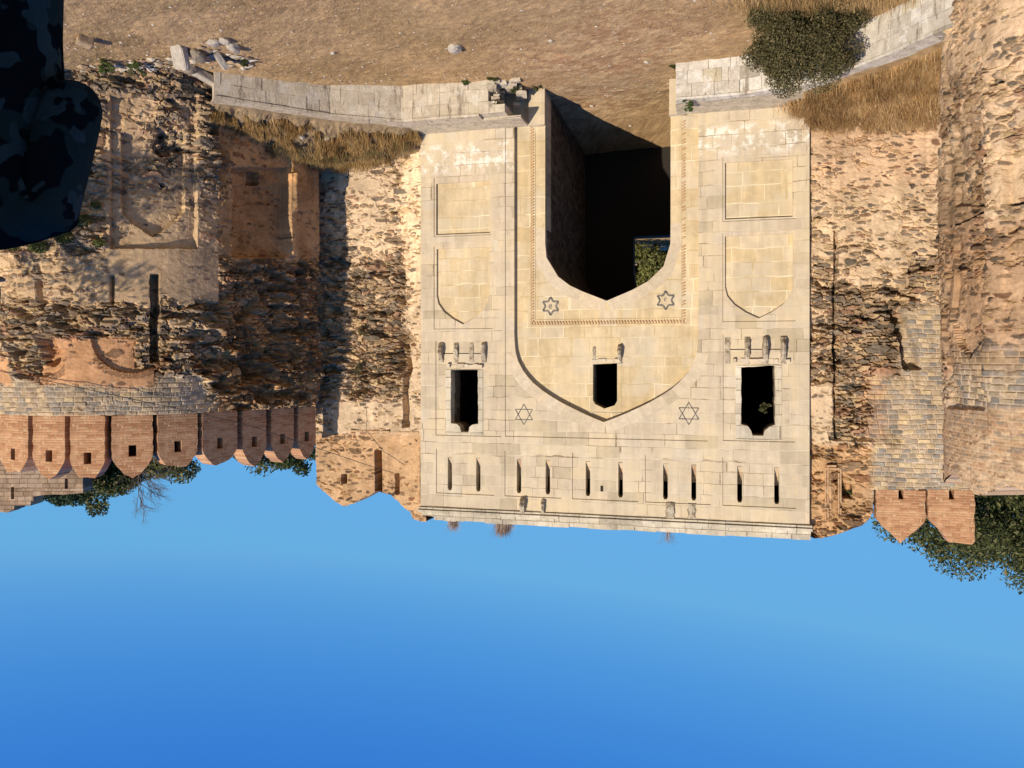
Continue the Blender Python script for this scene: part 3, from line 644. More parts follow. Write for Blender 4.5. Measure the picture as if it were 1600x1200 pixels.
# ---- right bastion
plB = [A_] + smoothp([(15.0, 41.0), (16.4, 39.4), (18.3, 38.3), (20.4, 37.8), (22.8, 38.0), (25.2, 39.2), (28, 41.8)], 4) + [(29.5, 45), (38, 47.5)]
def zoneB(z, px, py, s, Z):
    left = px < 341                                                    # the lit faces (photo left)
    E = np.full(Z.shape, .5); E = np.where(left, .8 - .5 * box_m(px, py, 172, 345, 300, 470, 14, 20) - .42 * box_m(px, py, -50, 345, 395, 475, 14, 16), E)
    E += .35 * box_m(px, py, -60, 345, 475, 600, 10, 14) + .35 * box_m(px, py, 240, 345, 60, 270, 10, 14) * left
    pink = np.maximum(box_m(px, py, 66, 212, 528, 602, 4, 10), np.maximum(box_m(px, py, -60, 20, 560, 602, 4, 8) , box_m(px, py, 175, 240, 575, 606, 5, 10)))
    E = E * (1 - .95 * pink); E = np.where(left, E, .42 + .45 * box_m(px, py, 341, 500, 410, 640, 8, 14) - .3 * box_m(px, py, 352, 500, 240, 405, 12, 26, 8))
    E = np.where(left, E * (1 - .45 * box_m(px, py, 165, 312, 150, 395, 8, 10)), E); E = E * (1 - sstep(py, 646, 652)); z['E'] = E
    z['sq'] = box_m(px, py, -60, 318, 588, 655, 4, 8) * (1 - pink) * .9
    z['brick'] = sstep(py, 646, 650)
    ins = .9 * box_m(px, py, 235, 248, 430, 566, 1.5, 3) + .4 * box_m(px, py, 173, 178, 432, 476, 1.5, 1) + .4 * box_m(px, py, 56, 67, 436, 482, 2, 4) + .6 * box_m(px, py, 64, 88, 520, 568, 4, 8)
    # the panel with its pointed niche
    ac = 240.; hw = np.interp(py, [200, 330, 345, 358, 370], [53, 51, 38, 18, 0]); nic = (np.abs(px - ac) < hw) & (py > 205) & (py < 370)
    ins = ins + .3 * box_m(px, py, 172, 307, 150, 388, .8, 1) + .32 * nic
    # shallow relieving arches in the rubble belt
    for cx, cy, r in ((66, 575, 38), (205, 560, 62), (352, 560, 60)):
        d = np.hypot(px - cx, (py - cy + r * .55) * 1.1); a = (py > cy - r * .75) & (d < r) & left; ins = ins + np.where(a, .22, 0)
        rg = (d >= r) & (d < r + 11) & (py > cy - 8) & (np.abs(px - cx) < r * .95)
        z.setdefault('rings', []).append((rg, px - cx, py - cy + r * .55))
    # shaded flank: niche below, blind arch and holes above
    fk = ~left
    ac = 400.; hw = np.interp(py, [262, 262.1, 350, 385, 402], [38, 48, 48, 40, 22]); hw2 = np.interp(py, [430, 540, 575, 592], [46, 46, 34, 12])
    ins = ins + np.where(fk, .5 * box_m(px, py, 363, 447, 263, 402, 1.2, 2) + .28 * box_m(px, py, 366, 440, 425, 600, 3, 9) + .5 * box_m(px, py, 378, 405, 470, 492, 4, 6) + .55 * box_m(px, py, 384, 418, 562, 592, 4, 6)
                         + .5 * box_m(px, py, 393, 410, 268, 288, 1.5, 2) + .1 * box_m(px, py, 364, 440, 290, 318, 2, 6) - .16 * box_m(px, py, 452, 484, 240, 330, 2, 6) - .34 * box_m(px, py, 448, 457, 272, 402, .8, 3) - .22 * ((fbm(s * 1.7, Z * 1.1, 97) > .63) & (py > 400) & (px > 400)), 0)
    ins = ins + .18 * ((fbm(s * 1.2, Z * 1.0, 91) > .62) & fk & (py > 420))
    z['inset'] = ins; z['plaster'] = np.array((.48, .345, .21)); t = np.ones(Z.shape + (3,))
    p3 = pink[..., None]; t = t * (1 - p3) + np.array((1.12, .88, .76)) * p3
    for rg, dx, dy in z['rings']:
        th = np.arctan2(dy, dx); jn = (np.mod(th * 22, 1) > .25); c = np.where(jn[..., None], np.array((.62, .42, .34)), np.array((.9, .85, .8)))
        rr = (rg & left)[..., None]; t = np.where(rr, c, t)
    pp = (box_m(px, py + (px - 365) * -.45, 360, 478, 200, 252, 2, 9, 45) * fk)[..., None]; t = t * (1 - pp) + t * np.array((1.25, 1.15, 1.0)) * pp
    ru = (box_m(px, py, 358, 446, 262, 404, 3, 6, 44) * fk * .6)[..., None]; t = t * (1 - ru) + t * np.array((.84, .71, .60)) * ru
    t = np.where(fk[..., None], t * np.array((1.0, .88, .76)) * (.5 + .75 * fbm(s * .9, Z * .9, 95))[..., None], t)  # whole flank darkened and warmed, part of its shade put into the tint
    z['tint'] = t
basR = tag(empty('bastion', (20.4, 39.5, 0)), 'large rubble bastion topped by a row of pointed brick merlons, tree shadows on its face', 'bastion')
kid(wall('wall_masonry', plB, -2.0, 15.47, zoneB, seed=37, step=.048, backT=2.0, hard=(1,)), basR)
mer = [(-62, -8), (0, 45), (50, 103), (108, 165), (173, 240), (245, 310), (315, 372), (378, 417), (423, 460), (465, 494)]
mer = [(-118, -68), (-62, -9), (-4, 45)] + mer[2:]
for i, (x0, x1) in enumerate(mer):
    s0, p0 = ray_on_poly(x0, plB); s1, p1 = ray_on_poly(x1, plB)
    if p0 is None or p1 is None: continue
    v = Vector((p0[0] - p1[0], p0[1] - p1[1])); cx, cy = (p0[0] + p1[0]) / 2, (p0[1] + p1[1]) / 2
    ang = math.atan2(v.y, v.x); ht = 3.02 if i not in (6, 7) else 2.85
    if i == 4: ht = 3.2
    hz = ht * (.62 if x0 < 170 else .56)
    merlon(basR, cx, cy, 15.474, ang, v.length * .955, ht, (-.17, .17, hz - .25, hz + .3), i + 30, 0, .95, sh=.66)
bt = MB(); P_, S_, N_ = plan(plB)                                      # the rampart walk's back wall behind the merlons
for i in range(len(plB) - 1):
    n = N_[i]; p, q = P_[i], P_[i + 1]
    V = [(p[0] - n[0] * a, p[1] - n[1] * a, z) for a in (.97, 1.35) for z in (15.0, 16.6)] + [(q[0] - n[0] * a, q[1] - n[1] * a, z) for a in (.97, 1.35) for z in (15.0, 16.6)]
    bt.add(V, [(0, 1, 3, 2), (4, 6, 7, 5), (0, 4, 5, 1), (2, 3, 7, 6), (1, 5, 7, 3), (0, 2, 6, 4)])
kid(bt.build('parapet_backing', MAT['brick']), basR)
# ---- left round tower
C2, R2 = (-23.0, 30.0), 6.05
plT = [(C2[0] + R2 * math.cos(R(t)), C2[1] + R2 * math.sin(R(t))) for t in range(64, -112, -8)]
def zoneT(z, px, py, s, Z):
    E = .36 + .25 * box_m(px, py, 1540, 1620, 120, 150, 6, 8) + .35 * (fbm(s * .4, Z * .3, 41) - .5)
    z['E'] = E + .2 * box_m(px, py, 1470, 1620, 360, 430, 12, 14)
    z['brick'] = sstep(py + (fbm(s, Z, 6) - .5) * 10, 632, 640) * (.55 + .45 * sstep(fbm(s * 1.2, Z * 1.2, 66), .4, .55))
    z['sq'] = box_m(px, py, 1480, 1700, 540, 645, 10, 14)
    z['plaster'] = np.array((.57, .42, .275)); t = np.ones(Z.shape + (3,))
    dk = (box_m(px, py, 1470, 1530, 118, 560, 10, 30, 4) * .8 * sstep(fbm(s * 1.4, Z * .35, 7), .36, .56))[..., None]; t = t * (1 - dk) + np.array((.46, .41, .36)) * dk
    d2 = (box_m(px, py, 1508, 1532, 290, 400, 6, 12, 5) * .6 + box_m(px, py, 1583, 1640, 316, 360, 3, 3, 5) * .4)[..., None]; t = t * (1 - d2) + np.array((.55, .48, .42)) * d2
    pk = (box_m(px, py, 1470, 1700, 350, 580, 20, 26, 7) * .7)[..., None]; t = t * (1 - pk) + np.array((.80, .68, .60)) * pk
    lt = (box_m(px, py, 1540, 1700, 230, 330, 16, 20, 9) * .6)[..., None]; t = t * (1 - lt) + np.array((1.12, 1.1, 1.02)) * lt
    z['tint'] = t; dg = np.abs(py - (330 + (px - 1485) * .55 - 20)) ; z['inset'] = .25 * ((np.abs(py - (352 - (px - 1485) * .5)) < 2.2) & (px > 1485) & (px < 1533)) + .45 * box_m(px, py, 1579, 1585, 168, 181, 1, 0) \
        + .3 * ((np.abs(py - 320 - (px - 1575) * -.15) < 2) & (px > 1575)) + .15 * box_m(px, py, 1512, 1532, 318, 332, 2, 4)
    z['amp'] = 1.0; z['wave'] = 2.2
    hw = np.interp(py, [365, 366, 500, 540, 562], [0, 27, 27, 17, 0]); z['inset'] = z['inset'] + .22 * (np.abs(px - 1513) < hw) + .2 * box_m(px, py, 1486, 1530, 190, 322, 1, 4) + .22 * box_m(px, py, 1575, 1700, 225, 318, 1, 4) + .16 * box_m(px, py, 1478, 1538, 60, 640, 1.5, 5) - .12 * box_m(px, py, 1545, 1575, 150, 620, 2, 8)
def topT(s, x, y):
    px = 800 - x / y * F; zz = np.full(x.shape, 17.35)
    ang = s / R2; k = np.mod(ang * R2, 3.05) / 3.05; zz = 17.25 + .55 * np.clip(1 - np.abs(k - .5) * 2.4, 0, 1)
    return zz
basL = tag(empty('bastion', (C2[0], C2[1], 0)), 'round stained plaster tower with brick parapet, cut off by the frame beside golden grass', 'bastion')
kid(wall('wall_masonry', plT, -2.2, topT, zoneT, seed=53, step=.05, backT=1.8, keep=True), basL)

# ================================================================== GROUND, LEDGES, PLINTHS
def gz(x, y):
    """height of the open ground"""
    x = np.asarray(x, float); y = np.asarray(y, float)
    z = -1.85 + .55 * sstep(x, 6, 15) + .9 * sstep(x, 15, 26) * sstep(y, 20, 40) - .15 * sstep(y, 42, 46) * (1 - sstep(x, 3, 8))
    z = z + (fbm(x * .18, y * .18, 5) - .5) * .35 + (fbm(x * 1.1, y * 1.1, 6) - .5) * .12
    z = z + .6 * sstep(y, 55, 75) + (-8.) * sstep(-y, 25, 60) * 0
    return z
xs = np.unique(np.concatenate([np.linspace(-1500, -45, 14), np.linspace(-45, -24, 22), np.arange(-24, 30, .09), np.linspace(30, 50, 20), np.linspace(50, 1500, 14)]))
ys = np.unique(np.concatenate([np.linspace(-1000, -20, 8), np.linspace(-20, 28, 24), np.arange(28, 49, .09), np.linspace(49, 130, 60), np.linspace(130, 2500, 16)]))
Xg, Yg = np.meshgrid(xs, ys); Zg = gz(Xg, Yg) + (fbm(Xg * 5, Yg * 5, 8) - .5) * .06
n1 = fbm(Xg * .35, Yg * .35, 31); n2 = fbm(Xg * 2.2, Yg * 2.2, 32); n3 = fbm(Xg * 6, Yg * 6, 33)
cE = np.array((.45, .30, .155)); cD = np.array((.37, .25, .125)); cL = np.array((.51, .36, .21)); cR = np.array((.43, .25, .14))
k1 = sstep(n1, .4, .62)[..., None]; Cg = cE * (1 - k1) + cD * k1
path = np.exp(-((Xg + 4 - (Yg - 40) * .1) / 4.2) ** 2) * sstep(Yg, 30, 38); path = np.clip(path * 1.2, 0, 1)[..., None]
Cg = Cg * (1 - path * .7) + (cR * (1 - sstep(n2, .4, .6)[..., None]) + cL * sstep(n2, .4, .6)[..., None]) * path * .7
Cg = Cg * (.52 + .5 * n2 + .62 * n3)[..., None]; bare = sstep(fbm(Xg * .22, Yg * .5, 35), .5, .6)[..., None] * .4; Cg = Cg * (1 - bare) + np.array((.46, .32, .17)) * bare
ny_, nx_ = Xg.shape; idx = np.arange(nx_ * ny_).reshape(ny_, nx_)
Fg = np.stack([idx[:-1, :-1], idx[:-1, 1:], idx[1:, 1:], idx[1:, :-1]], -1).reshape(-1, 4)
tag(link('ground', mesh('ground', np.stack([Xg, Yg, Zg], -1).reshape(-1, 3), Fg, np.clip(Cg, .01, .9).reshape(-1, 3)), MAT['ground']), kind='structure')

def plinth(name, line, ztop, zbot, ledge, label, seed, matn='copv', coprow=True, group=None):
    """low facing wall along a plan line (front top edge), with a flat coping running back from it"""
    P, S, Nn = plan(line); root = tag(empty(name, (line[0][0], line[0][1], 0)), label, 'low wall', group)
    rn = random.Random(seed)
    # face: blocks in courses, slightly uneven
    m = MB(); rows = 3; 
    for i in range(len(line) - 1):
        p, q, n = P[i], P[i + 1], Nn[i]; L = S[i + 1] - S[i]; d = (q - p) / L; hh = (ztop - zbot) / rows
        for r in range(rows):
            s = 0
            while s < L - 1e-6:
                e = min(L, s + rn.uniform(.45, 1.1)); e = L if L - e < .25 else e; o = rn.uniform(-.03, .008); z0 = zbot + r * hh; z1 = z0 + hh - .006
                a = p + d * s; b = p + d * (e - .012); V = []
                for dep in (o, -.5):
                    for (c, z) in ((a, z0), (b, z0), (b, z1), (a, z1)): V.append((c[0] + n[0] * dep + rn.uniform(-.012, .012), c[1] + n[1] * dep, z + rn.uniform(-.012, .012)))
                m.add(V, [(0, 1, 2, 3), (7, 6, 5, 4), (0, 4, 5, 1), (1, 5, 6, 2), (2, 6, 7, 3), (3, 7, 4, 0)]); s = e
    kid(m.build('facing', MAT[matn]), root)
    m = MB(); OFF = []
    for i in range(len(line)):
        n = Nn[max(0, i - 1)] + Nn[min(i, len(Nn) - 1)]; n = n / np.hypot(*n); OFF.append(n)
    for i in range(len(line) - 1):
        p, q = P[i], P[i + 1]; L = S[i + 1] - S[i]; s = 0
        while s < L - 1e-6:
            e = min(L, s + rn.uniform(.5, 1.2)); e = L if L - e < .3 else e; V = []
            t0, t1 = s / L, (e - .01) / L
            for z in (ztop - .02, ztop + .10 + rn.uniform(-.015, .015)):
                for t, dep in ((t0, .05), (t1, .05), (t1, -ledge), (t0, -ledge)):
                    c = p + (q - p) * t; nn = OFF[i] * (1 - t) + OFF[i + 1] * t; V.append((c[0] + nn[0] * dep, c[1] + nn[1] * dep, z + rn.uniform(-.01, .01)))
            m.add(V, [(3, 2, 1, 0), (4, 5, 6, 7), (0, 1, 5, 4), (1, 2, 6, 5), (2, 3, 7, 6), (3, 0, 4, 7)]); s = e
    kid(m.build('coping', MAT[matn]), root)
    return root
def worn(name, stops, salt, sa):
    MC = NT(name); tcv = MC.n('ShaderNodeTexCoord').outputs['Object']; ri = MC.n('ShaderNodeNewGeometry').outputs['Random Per Island']
    st = MC.n('ShaderNodeMapping', {0: tcv}); st.inputs['Scale'].default_value = (3, 3, .5)
    kk = MC.mr(MC.noise(tcv, 3, 6, .75), .3, .7, .72, 1.15)
    cb = MC.ramp(ri, stops)
    cb = MC.mix(MC.ma('MULTIPLY', MC.sm(MC.noise(st.outputs[0], .9, 5, .7), .54, .64), .85), cb, (.27, .22, .165)); cb = MC.mix(MC.ma('MULTIPLY', MC.sm(MC.noise(tcv, 1.3, 5, .7), .52, .62), sa), cb, salt)
    return MC.out(MC.mix(1.0, cb, MC.n('ShaderNodeCombineColor', {0: kk, 1: kk, 2: kk}).outputs[0], 'MULTIPLY'), MC.bump(MC.noise(tcv, 8, 6, .75), .9, .05))
MAT['copv'] = worn('worn_grey_plaster_stone', [(0, (.50, .42, .31)), (.12, (.55, .465, .345)), (.5, (.585, .50, .375)), (.96, (.61, .53, .41)), (1, (.46, .38, .2))], (.66, .61, .52), .6)
MAT['copw'] = worn('worn_white_stone', [(0, (.36, .32, .26)), (.1, (.56, .51, .43)), (.5, (.66, .61, .52)), (.93, (.70, .66, .58)), (1, (.46, .38, .2))], (.78, .75, .69), .8)
def W(x, y, z):
    """where the photo ray through (x, y) meets the level z"""
    Y = (z - H) * F / (y - HY); return ((800 - x) / F * Y, Y)
pf = lambda a: gplan(a, -2.3)
lineR = [pf(-.55), pf(1.2), pf(3.4), pf(5.6), (9.6, 42.1), (14.6, 39.2)]
plR = plinth('low_stone_wall', lineR[1:], -.12, -2.1, 1.0, 'low pale stone wall running from the archway to the fallen blocks under the shaded bastion', 3)
lineL = [pf(-9.0), pf(-12), pf(-15.6), (-15.1, 35.2), (-16.4, 31.6), (-17.6, 30.9)][:]
lineL = [pf(-8.95), pf(-12), (-14.3, 37.0), (-15.9, 33.6), (-17.0, 30.8), (-18.6, 30.5)]
plLw = plinth('low_stone_wall', lineL, -.12, -2.1, 1.35, 'whitish stone wall curving behind the big round bush towards the stained tower', 4, 'copw')
# broken, stepped end of the right one with its rubble core showing
m = MB(); rn = random.Random(6)
for k in range(46):
    a = rn.uniform(-.85, 1.2); z = -2.0 + rn.random() ** 1.2 * 1.9; f = -2.25 + rn.uniform(0, 1.9)
    if z > -1.0 + (a + .8) * .55: continue
    p = gpt(a, f, z); s = rn.uniform(.12, .3); m.box(p.x - s, p.x + s, p.y - s, p.y + s, p.z - s * .5, p.z + s * .5, .05, rn)
kid(m.build('rubble_core', MAT['copv']), plR)
m = MB()
for a0, a1, z0, z1 in ((.35, 1.2, -2.1, -1.4), (.35, 1.2, -.75, -.12), (.7, 1.2, -1.4, -.76), (-.2, .35, -.55, -.12)):
    V = [gpt(a, f, z) for a in (a0, a1 - .01) for f in (-2.3, -.3) for z in (z0, z1 - .01)]
    m.add(V, [(0, 1, 3, 2), (4, 6, 7, 5), (0, 4, 5, 1), (2, 3, 7, 6), (0, 2, 6, 4), (1, 5, 7, 3)])
V = [gpt(a, f, z) for a in (-.9, 1.25) for f in (-1.6, .0) for z in (-.12, .02)]
m.add(V, [(0, 1, 3, 2), (4, 6, 7, 5), (0, 4, 5, 1), (2, 3, 7, 6), (0, 2, 6, 4), (1, 5, 7, 3)])
kid(m.build('end_block', MAT['copv']), plR)
# paved strip between the plinths and the front of the gate, soil banks beyond it
def strip(name, rows, mat, n=90, rough_=.1, cseed=1, colA=(.34, .24, .14), colB=(.25, .18, .1), kind='structure', sub=14):
    """surface through rows of points (front to back): rows = list of polylines with equal counts"""
    rows = [np.array(r, float) for r in rows]; k = len(rows[0]); t = np.linspace(0, k - 1, n); G = []
    for r in rows: G.append(np.stack([np.interp(t, np.arange(k), r[:, c]) for c in range(3)], 1))
    G = np.array(G); tt = np.linspace(0, len(rows) - 1, sub * (len(rows) - 1) + 1); i0 = np.minimum(tt.astype(int), len(rows) - 2); f = (tt - i0)[:, None, None]
    G = G[i0] * (1 - f) + G[i0 + 1] * f
    e = np.minimum(1, np.minimum(tt, tt[-1] - tt) * 3)[:, None]
    G[..., 2] += (fbm(G[..., 0] * 1.6, G[..., 1] * 1.6, cseed) - .5) * rough_ * 2 * e + (fbm(G[..., 0] * 6, G[..., 1] * 6, cseed + 2) - .5) * rough_ * .6 * e
    c = fbm(G[..., 0] * 1.3, G[..., 1] * 1.3, cseed + 5)[..., None]; Cc = np.array(colA) * c + np.array(colB) * (1 - c); Cc = Cc * (.6 + .8 * fbm(G[..., 0] * 5, G[..., 1] * 5, cseed + 7))[..., None]
    a, b = G.shape[:2]; idx = np.arange(a * b).reshape(a, b); Fc = np.stack([idx[:-1, :-1], idx[:-1, 1:], idx[1:, 1:], idx[1:, :-1]], -1).reshape(-1, 4)
    o = link(name, mesh(name, G.reshape(-1, 3), Fc, Cc.reshape(-1, 3)), mat); tag(o, kind=kind); return o, G
def back(line, d, z):
    P, S, Nn = plan(line); out = []
    for i in range(len(line)):
        n = Nn[max(0, i - 1)] + Nn[min(i, len(Nn) - 1)]; n = n / np.hypot(*n); out.append((P[i][0] - n[0] * d, P[i][1] - n[1] * d, z))
    return out
g3 = lambda a, f, z: tuple(gpt(a, f, z))
strip('gate_ledge', [[g3(-.9, -1.7, -.01), g3(5.5, -1.4, -.01)], [g3(-.9, .03, .0), g3(5.5, .03, .05)]], MAT['stone'], 60, .03, 3, (.52, .45, .34), (.44, .38, .28))
strip('gate_ledge', [[g3(-8.9, -1.7, -.01), g3(-15.5, -2.1, -.01)], [g3(-8.9, .03, .0), g3(-15.5, .03, .05)]], MAT['stone'], 60, .03, 4, (.52, .45, .34), (.44, .38, .28))
bR, GRs = strip('soil_bank', [[(5.3, 44.3, -.03), (9.9, 42.75, -.03), (14.5, 40.1, -.03), (15.3, 39.9, -.1)], [(5.1, 45.3, .35), (9.9, 44.6, .9), (13.3, 42.4, .9), (15.3, 41.2, .4)],
                          [(5.4, 46.3, .8), (9.6, 47.4, 1.5), (12.4, 46.6, 1.6), (15.6, 42.0, .9)]], MAT['ground'], 150, .42, 7, (.36, .25, .14), (.20, .15, .09), sub=26)
bL, GLs = strip('soil_bank', [[(-13.9, 38.3, -.03), (-14.9, 36.6, -.03), (-16.6, 34.0, -.03), (-17.4, 32.2, -.03)], [(-14.6, 39.3, .25), (-16.4, 37.5, .5), (-17.7, 35.6, .6), (-18.2, 33.4, .6)],
                          [(-14.8, 40.6, .5), (-17.2, 40.2, 1.0), (-20.4, 39.6, 1.2), (-20.6, 34.2, 1.2)]], MAT['ground'], 90, .14, 9, (.40, .27, .14), (.28, .19, .1))
# terrace the camera stands on, and an unseen wall added to shade the person
m = MB(); m.box(-7, 9, -9, 3.0, -2.2, H - 1.66)
tag(m.build('stone_terrace', MAT['grey']), 'stone terrace opposite the gate where the person in camouflage stands', 'terrace')
m = MB(); m.box(-.6, 9, -4.6, -3.2, H - 1.655, 17.6); m.box(-.6, .2, -4.4, -3.4, 17.602, 18.1); m.box(1.2, 2.2, -4.4, -3.4, 17.602, 18.1); m.box(3.2, 4.2, -4.4, -3.4, 17.602, 18.1)
tag(m.build('added_shade_wall', MAT['grey']), 'high battlemented wall, unseen, added behind the terrace to shade the person', 'wall')

# ================================================================== STONES
def rock(name, x, y, s, seed, label, cat, group=None, sc_=(1, .8, .6), col=(.5, .44, .35), boxy=0, rot=None, dz=0):
    rn = random.Random(seed); bpy_me = bpy.data.meshes.new(name); import bmesh
    bm = bmesh.new()
    if boxy:
        bmesh.ops.create_cube(bm, size=1.6); bmesh.ops.bevel(bm, geom=bm.edges[:], offset=.12, segments=2, affect='EDGES'); bmesh.ops.subdivide_edges(bm, edges=bm.edges[:], cuts=2, use_grid_fill=True)
    else: bmesh.ops.create_icosphere(bm, subdivisions=3, radius=1)
    for v in bm.verts:
        c = v.co; a = 1 + (fbm(np.array([c.x * 1.3 + seed]), np.array([c.y * 1.3 + c.z * 1.7]), seed)[0] - .5) * (.25 if boxy else .7)
        v.co = Vector((c.x * sc_[0], c.y * sc_[1], c.z * sc_[2])) * a * s
    bm.to_mesh(bpy_me); bm.free()
    at = bpy_me.color_attributes.new('col', 'FLOAT_COLOR', 'POINT')
    for d in at.data: d.color = (*col, 1)
    o = link(name, bpy_me, MAT['stone']); o.location = (x, y, float(gz(x, y)) + s * sc_[2] * .45 + dz); o.rotation_euler = rot or (rn.uniform(-.2, .2), rn.uniform(-.2, .2), rn.uniform(0, 6))
    return tag(o, label, cat, group)
x, y = W(710, 72, -1.8); rock('loose_rock', x, y, .36, 3, 'small pale rock lying alone on the open dry ground', 'rock')
x, y = W(133, 62, -1.0); rock('stone_block', x, y, .42, 4, 'squared brown stone block lying on the slope near the person', 'stone block', boxy=1, sc_=(.9, .7, .7), col=(.42, .30, .18))
FB = [(282, 82, .62, 'tilted round-headed grey stone slab at the top of the fallen heap', (.7, 1.0, .3), (1.0, .3, .4), .25), (318, 118, .75, 'long pale slab lying aslant beside the end of the low wall', (1.2, .3, .28), (.15, .35, -.7), .15),
      (310, 85, .4, 'dark grey broken block in the middle of the fallen heap', (1, .8, .6), None, .1), (345, 92, .42, 'leaning split slab against the corner of the low wall', (.5, 1.1, .35), (.8, .4, .9), .2),
      (365, 80, .33, 'small white stone at the outer edge of the fallen heap', (1, .7, .6), None, 0), (335, 72, .3, 'whitish chipped stone on the near side of the fallen heap', (1, .8, .5), None, 0),
      (296, 112, .32, 'brown stone wedged below the long pale slab', (1, .8, .7), None, 0), (352, 70, .22, 'pebble-like pale stone nearest the open ground by the fallen heap', (1, .9, .7), None, 0)]
for k, (px, py, s, lb, scl, rot, dz) in enumerate(FB):
    x, y = W(px, py - 4, -1.25); rock('fallen_stone', x, y, s * 1.15, 40 + k, lb, 'stone', 'fallen stones at the end of the low wall', scl, (.42, .37, .30) if k not in (2, 6) else (.24, .20, .15), boxy=k in (0, 1, 3), rot=rot, dz=dz)
SMR = [(1010, 95, .13, 'fist-sized pale stone in the bare path in front of the archway'), (985, 197, .12, 'pale stone just outside the shadow in the archway'), (925, 168, .14, 'reddish stone on the path in front of the passage shadow'), (860, 60, .12, 'pale stone on the dry grass in front of the passage, near the edge of view'), (520, 78, .12, 'small pale stone in the dry grass in front of the long low wall')]
for k, (px, py, s, lb) in enumerate(SMR):
    x, y = W(px, py, -1.9); rock('loose_stone', x, y, s, 70 + k, lb, 'stone', 'small stones scattered on the ground')
rs = np.random.RandomState(14); N = 420; t_ = rs.rand(N); px_ = 60 + 330 * t_; py_ = 103 + rs.randn(N) * 7 - 28 * np.exp(-((px_ - 325) / 35) ** 2) * rs.rand(N)
P_l = [W(a, b, -1.25) for a, b in zip(px_, py_)]; X, Y = np.array(P_l).T; s = .05 + .17 * rs.rand(N) ** 2.5
o8 = np.array([(1, 0, 0), (0, 1, 0), (-1, 0, 0), (0, -1, 0), (0, 0, .7), (0, 0, -.5)]); jit = 1 + (rs.rand(N, 6, 1) - .5) * .9; F8 = np.array([(0, 1, 4), (1, 2, 4), (2, 3, 4), (3, 0, 4), (1, 0, 5), (2, 1, 5), (3, 2, 5), (0, 3, 5)])
V = (np.stack([X, Y, gz(X, Y) + s * .3], 1)[:, None, :] + o8[None] * jit * s[:, None, None] * np.array((1.4, 1, .9)))
cc = np.array([(.5, .43, .33), (.34, .24, .15), (.42, .30, .18), (.56, .5, .40), (.2, .16, .12)])[rs.randint(0, 5, N)]
tag(link('stone_debris', mesh('stone_debris', V.reshape(-1, 3), (np.arange(N)[:, None, None] * 6 + F8[None]).reshape(-1, 3), np.repeat(cc, 6, 0)), MAT['stone']), 'broken stone debris along the foot of the bastion', 'debris', kind='stuff')
# countless pebbles
rs = np.random.RandomState(4); N = 2600; X = rs.uniform(-14, 24, N); Y = 32 + rs.rand(N) ** 1.3 * 14; m_ = ~((X > 4) & (Y > 41)) & ~((X < -9) & (Y > 38)); X, Y = X[m_], Y[m_]; N = len(X)
nearw = rs.rand(N) < .35; Yw = 43.2 - np.abs(X - 2) * .15 - rs.rand(N) ** 2 * 4; Y = np.where(nearw & (X > 0), Yw - (X > 8) * (X - 8) * .45, Y)
s = .015 + .05 * rs.rand(N) ** 3; o8 = np.array([(1, 0, 0), (0, 1, 0), (-1, 0, 0), (0, -1, 0), (0, 0, .7), (0, 0, -.5)]); jit = 1 + (rs.rand(N, 6, 1) - .5) * .7
V = (np.stack([X, Y, gz(X, Y) + s * .3], 1)[:, None, :] + o8[None] * jit * s[:, None, None] * np.array((1.3, 1, 1)))
F8 = np.array([(0, 1, 4), (1, 2, 4), (2, 3, 4), (3, 0, 4), (1, 0, 5), (2, 1, 5), (3, 2, 5), (0, 3, 5)])
cc = np.array([(.5, .43, .33), (.34, .24, .17), (.42, .27, .18), (.6, .55, .46)])[rs.randint(0, 4, N)]
tag(link('pebbles', mesh('pebbles', V.reshape(-1, 3), (np.arange(N)[:, None, None] * 6 + F8[None]).reshape(-1, 3), np.repeat(cc, 6, 0)), MAT['stone']), 'small pebbles scattered over the dry ground', 'pebbles', kind='stuff')

# ================================================================== VEGETATION
def blades(name, P, hgt, wid, lean, cols, seed, mat='straw', droop=None):
    """P (n,3) roots; each blade is two tapering quads"""
    rs = np.random.RandomState(seed); n = len(P); a = rs.uniform(0, 2 * np.pi, n); h = hgt * rs.uniform(.5, 1.25, n) * (.45 + 1.1 * fbm(P[:, 0] * 1.7, P[:, 1] * 1.7, seed + 40)); a = a * .6 + fbm(P[:, 0] * .8, P[:, 1] * .8, seed + 41) * 9; ln = lean * rs.uniform(.2, 1.3, n)
    dx, dy = np.cos(a), np.sin(a); wv = np.stack([-dy, dx, 0 * dx], 1) * wid
    off = np.stack([dx * ln * h, dy * ln * h, h], 1)
    if droop is not None: off = off + np.array(droop)[None] * h[:, None]
    mid = P + off * np.array((.35, .35, .6)); tip = P + off
    V = np.stack([P - wv, P + wv, mid + wv * .8, mid - wv * .8, tip + wv * .15, tip - wv * .15], 1).reshape(-1, 3)
    b = np.arange(n)[:, None] * 6; Fc = np.concatenate([b + np.array([[0, 1, 2, 3]]), b + np.array([[3, 2, 4, 5]])]); c = np.array(cols)[rs.randint(0, len(cols), n)] * rs.uniform(.7, 1.25, (n, 1)) * (.6 + .8 * fbm(P[:, 0] * 2.5, P[:, 1] * 2.5, seed + 42))[:, None]
    return mesh(name, V, Fc, np.clip(np.repeat(c, 6, 0), .01, .8))
STR = [(.46, .33, .16), (.38, .25, .11), (.55, .42, .22), (.30, .19, .09)]
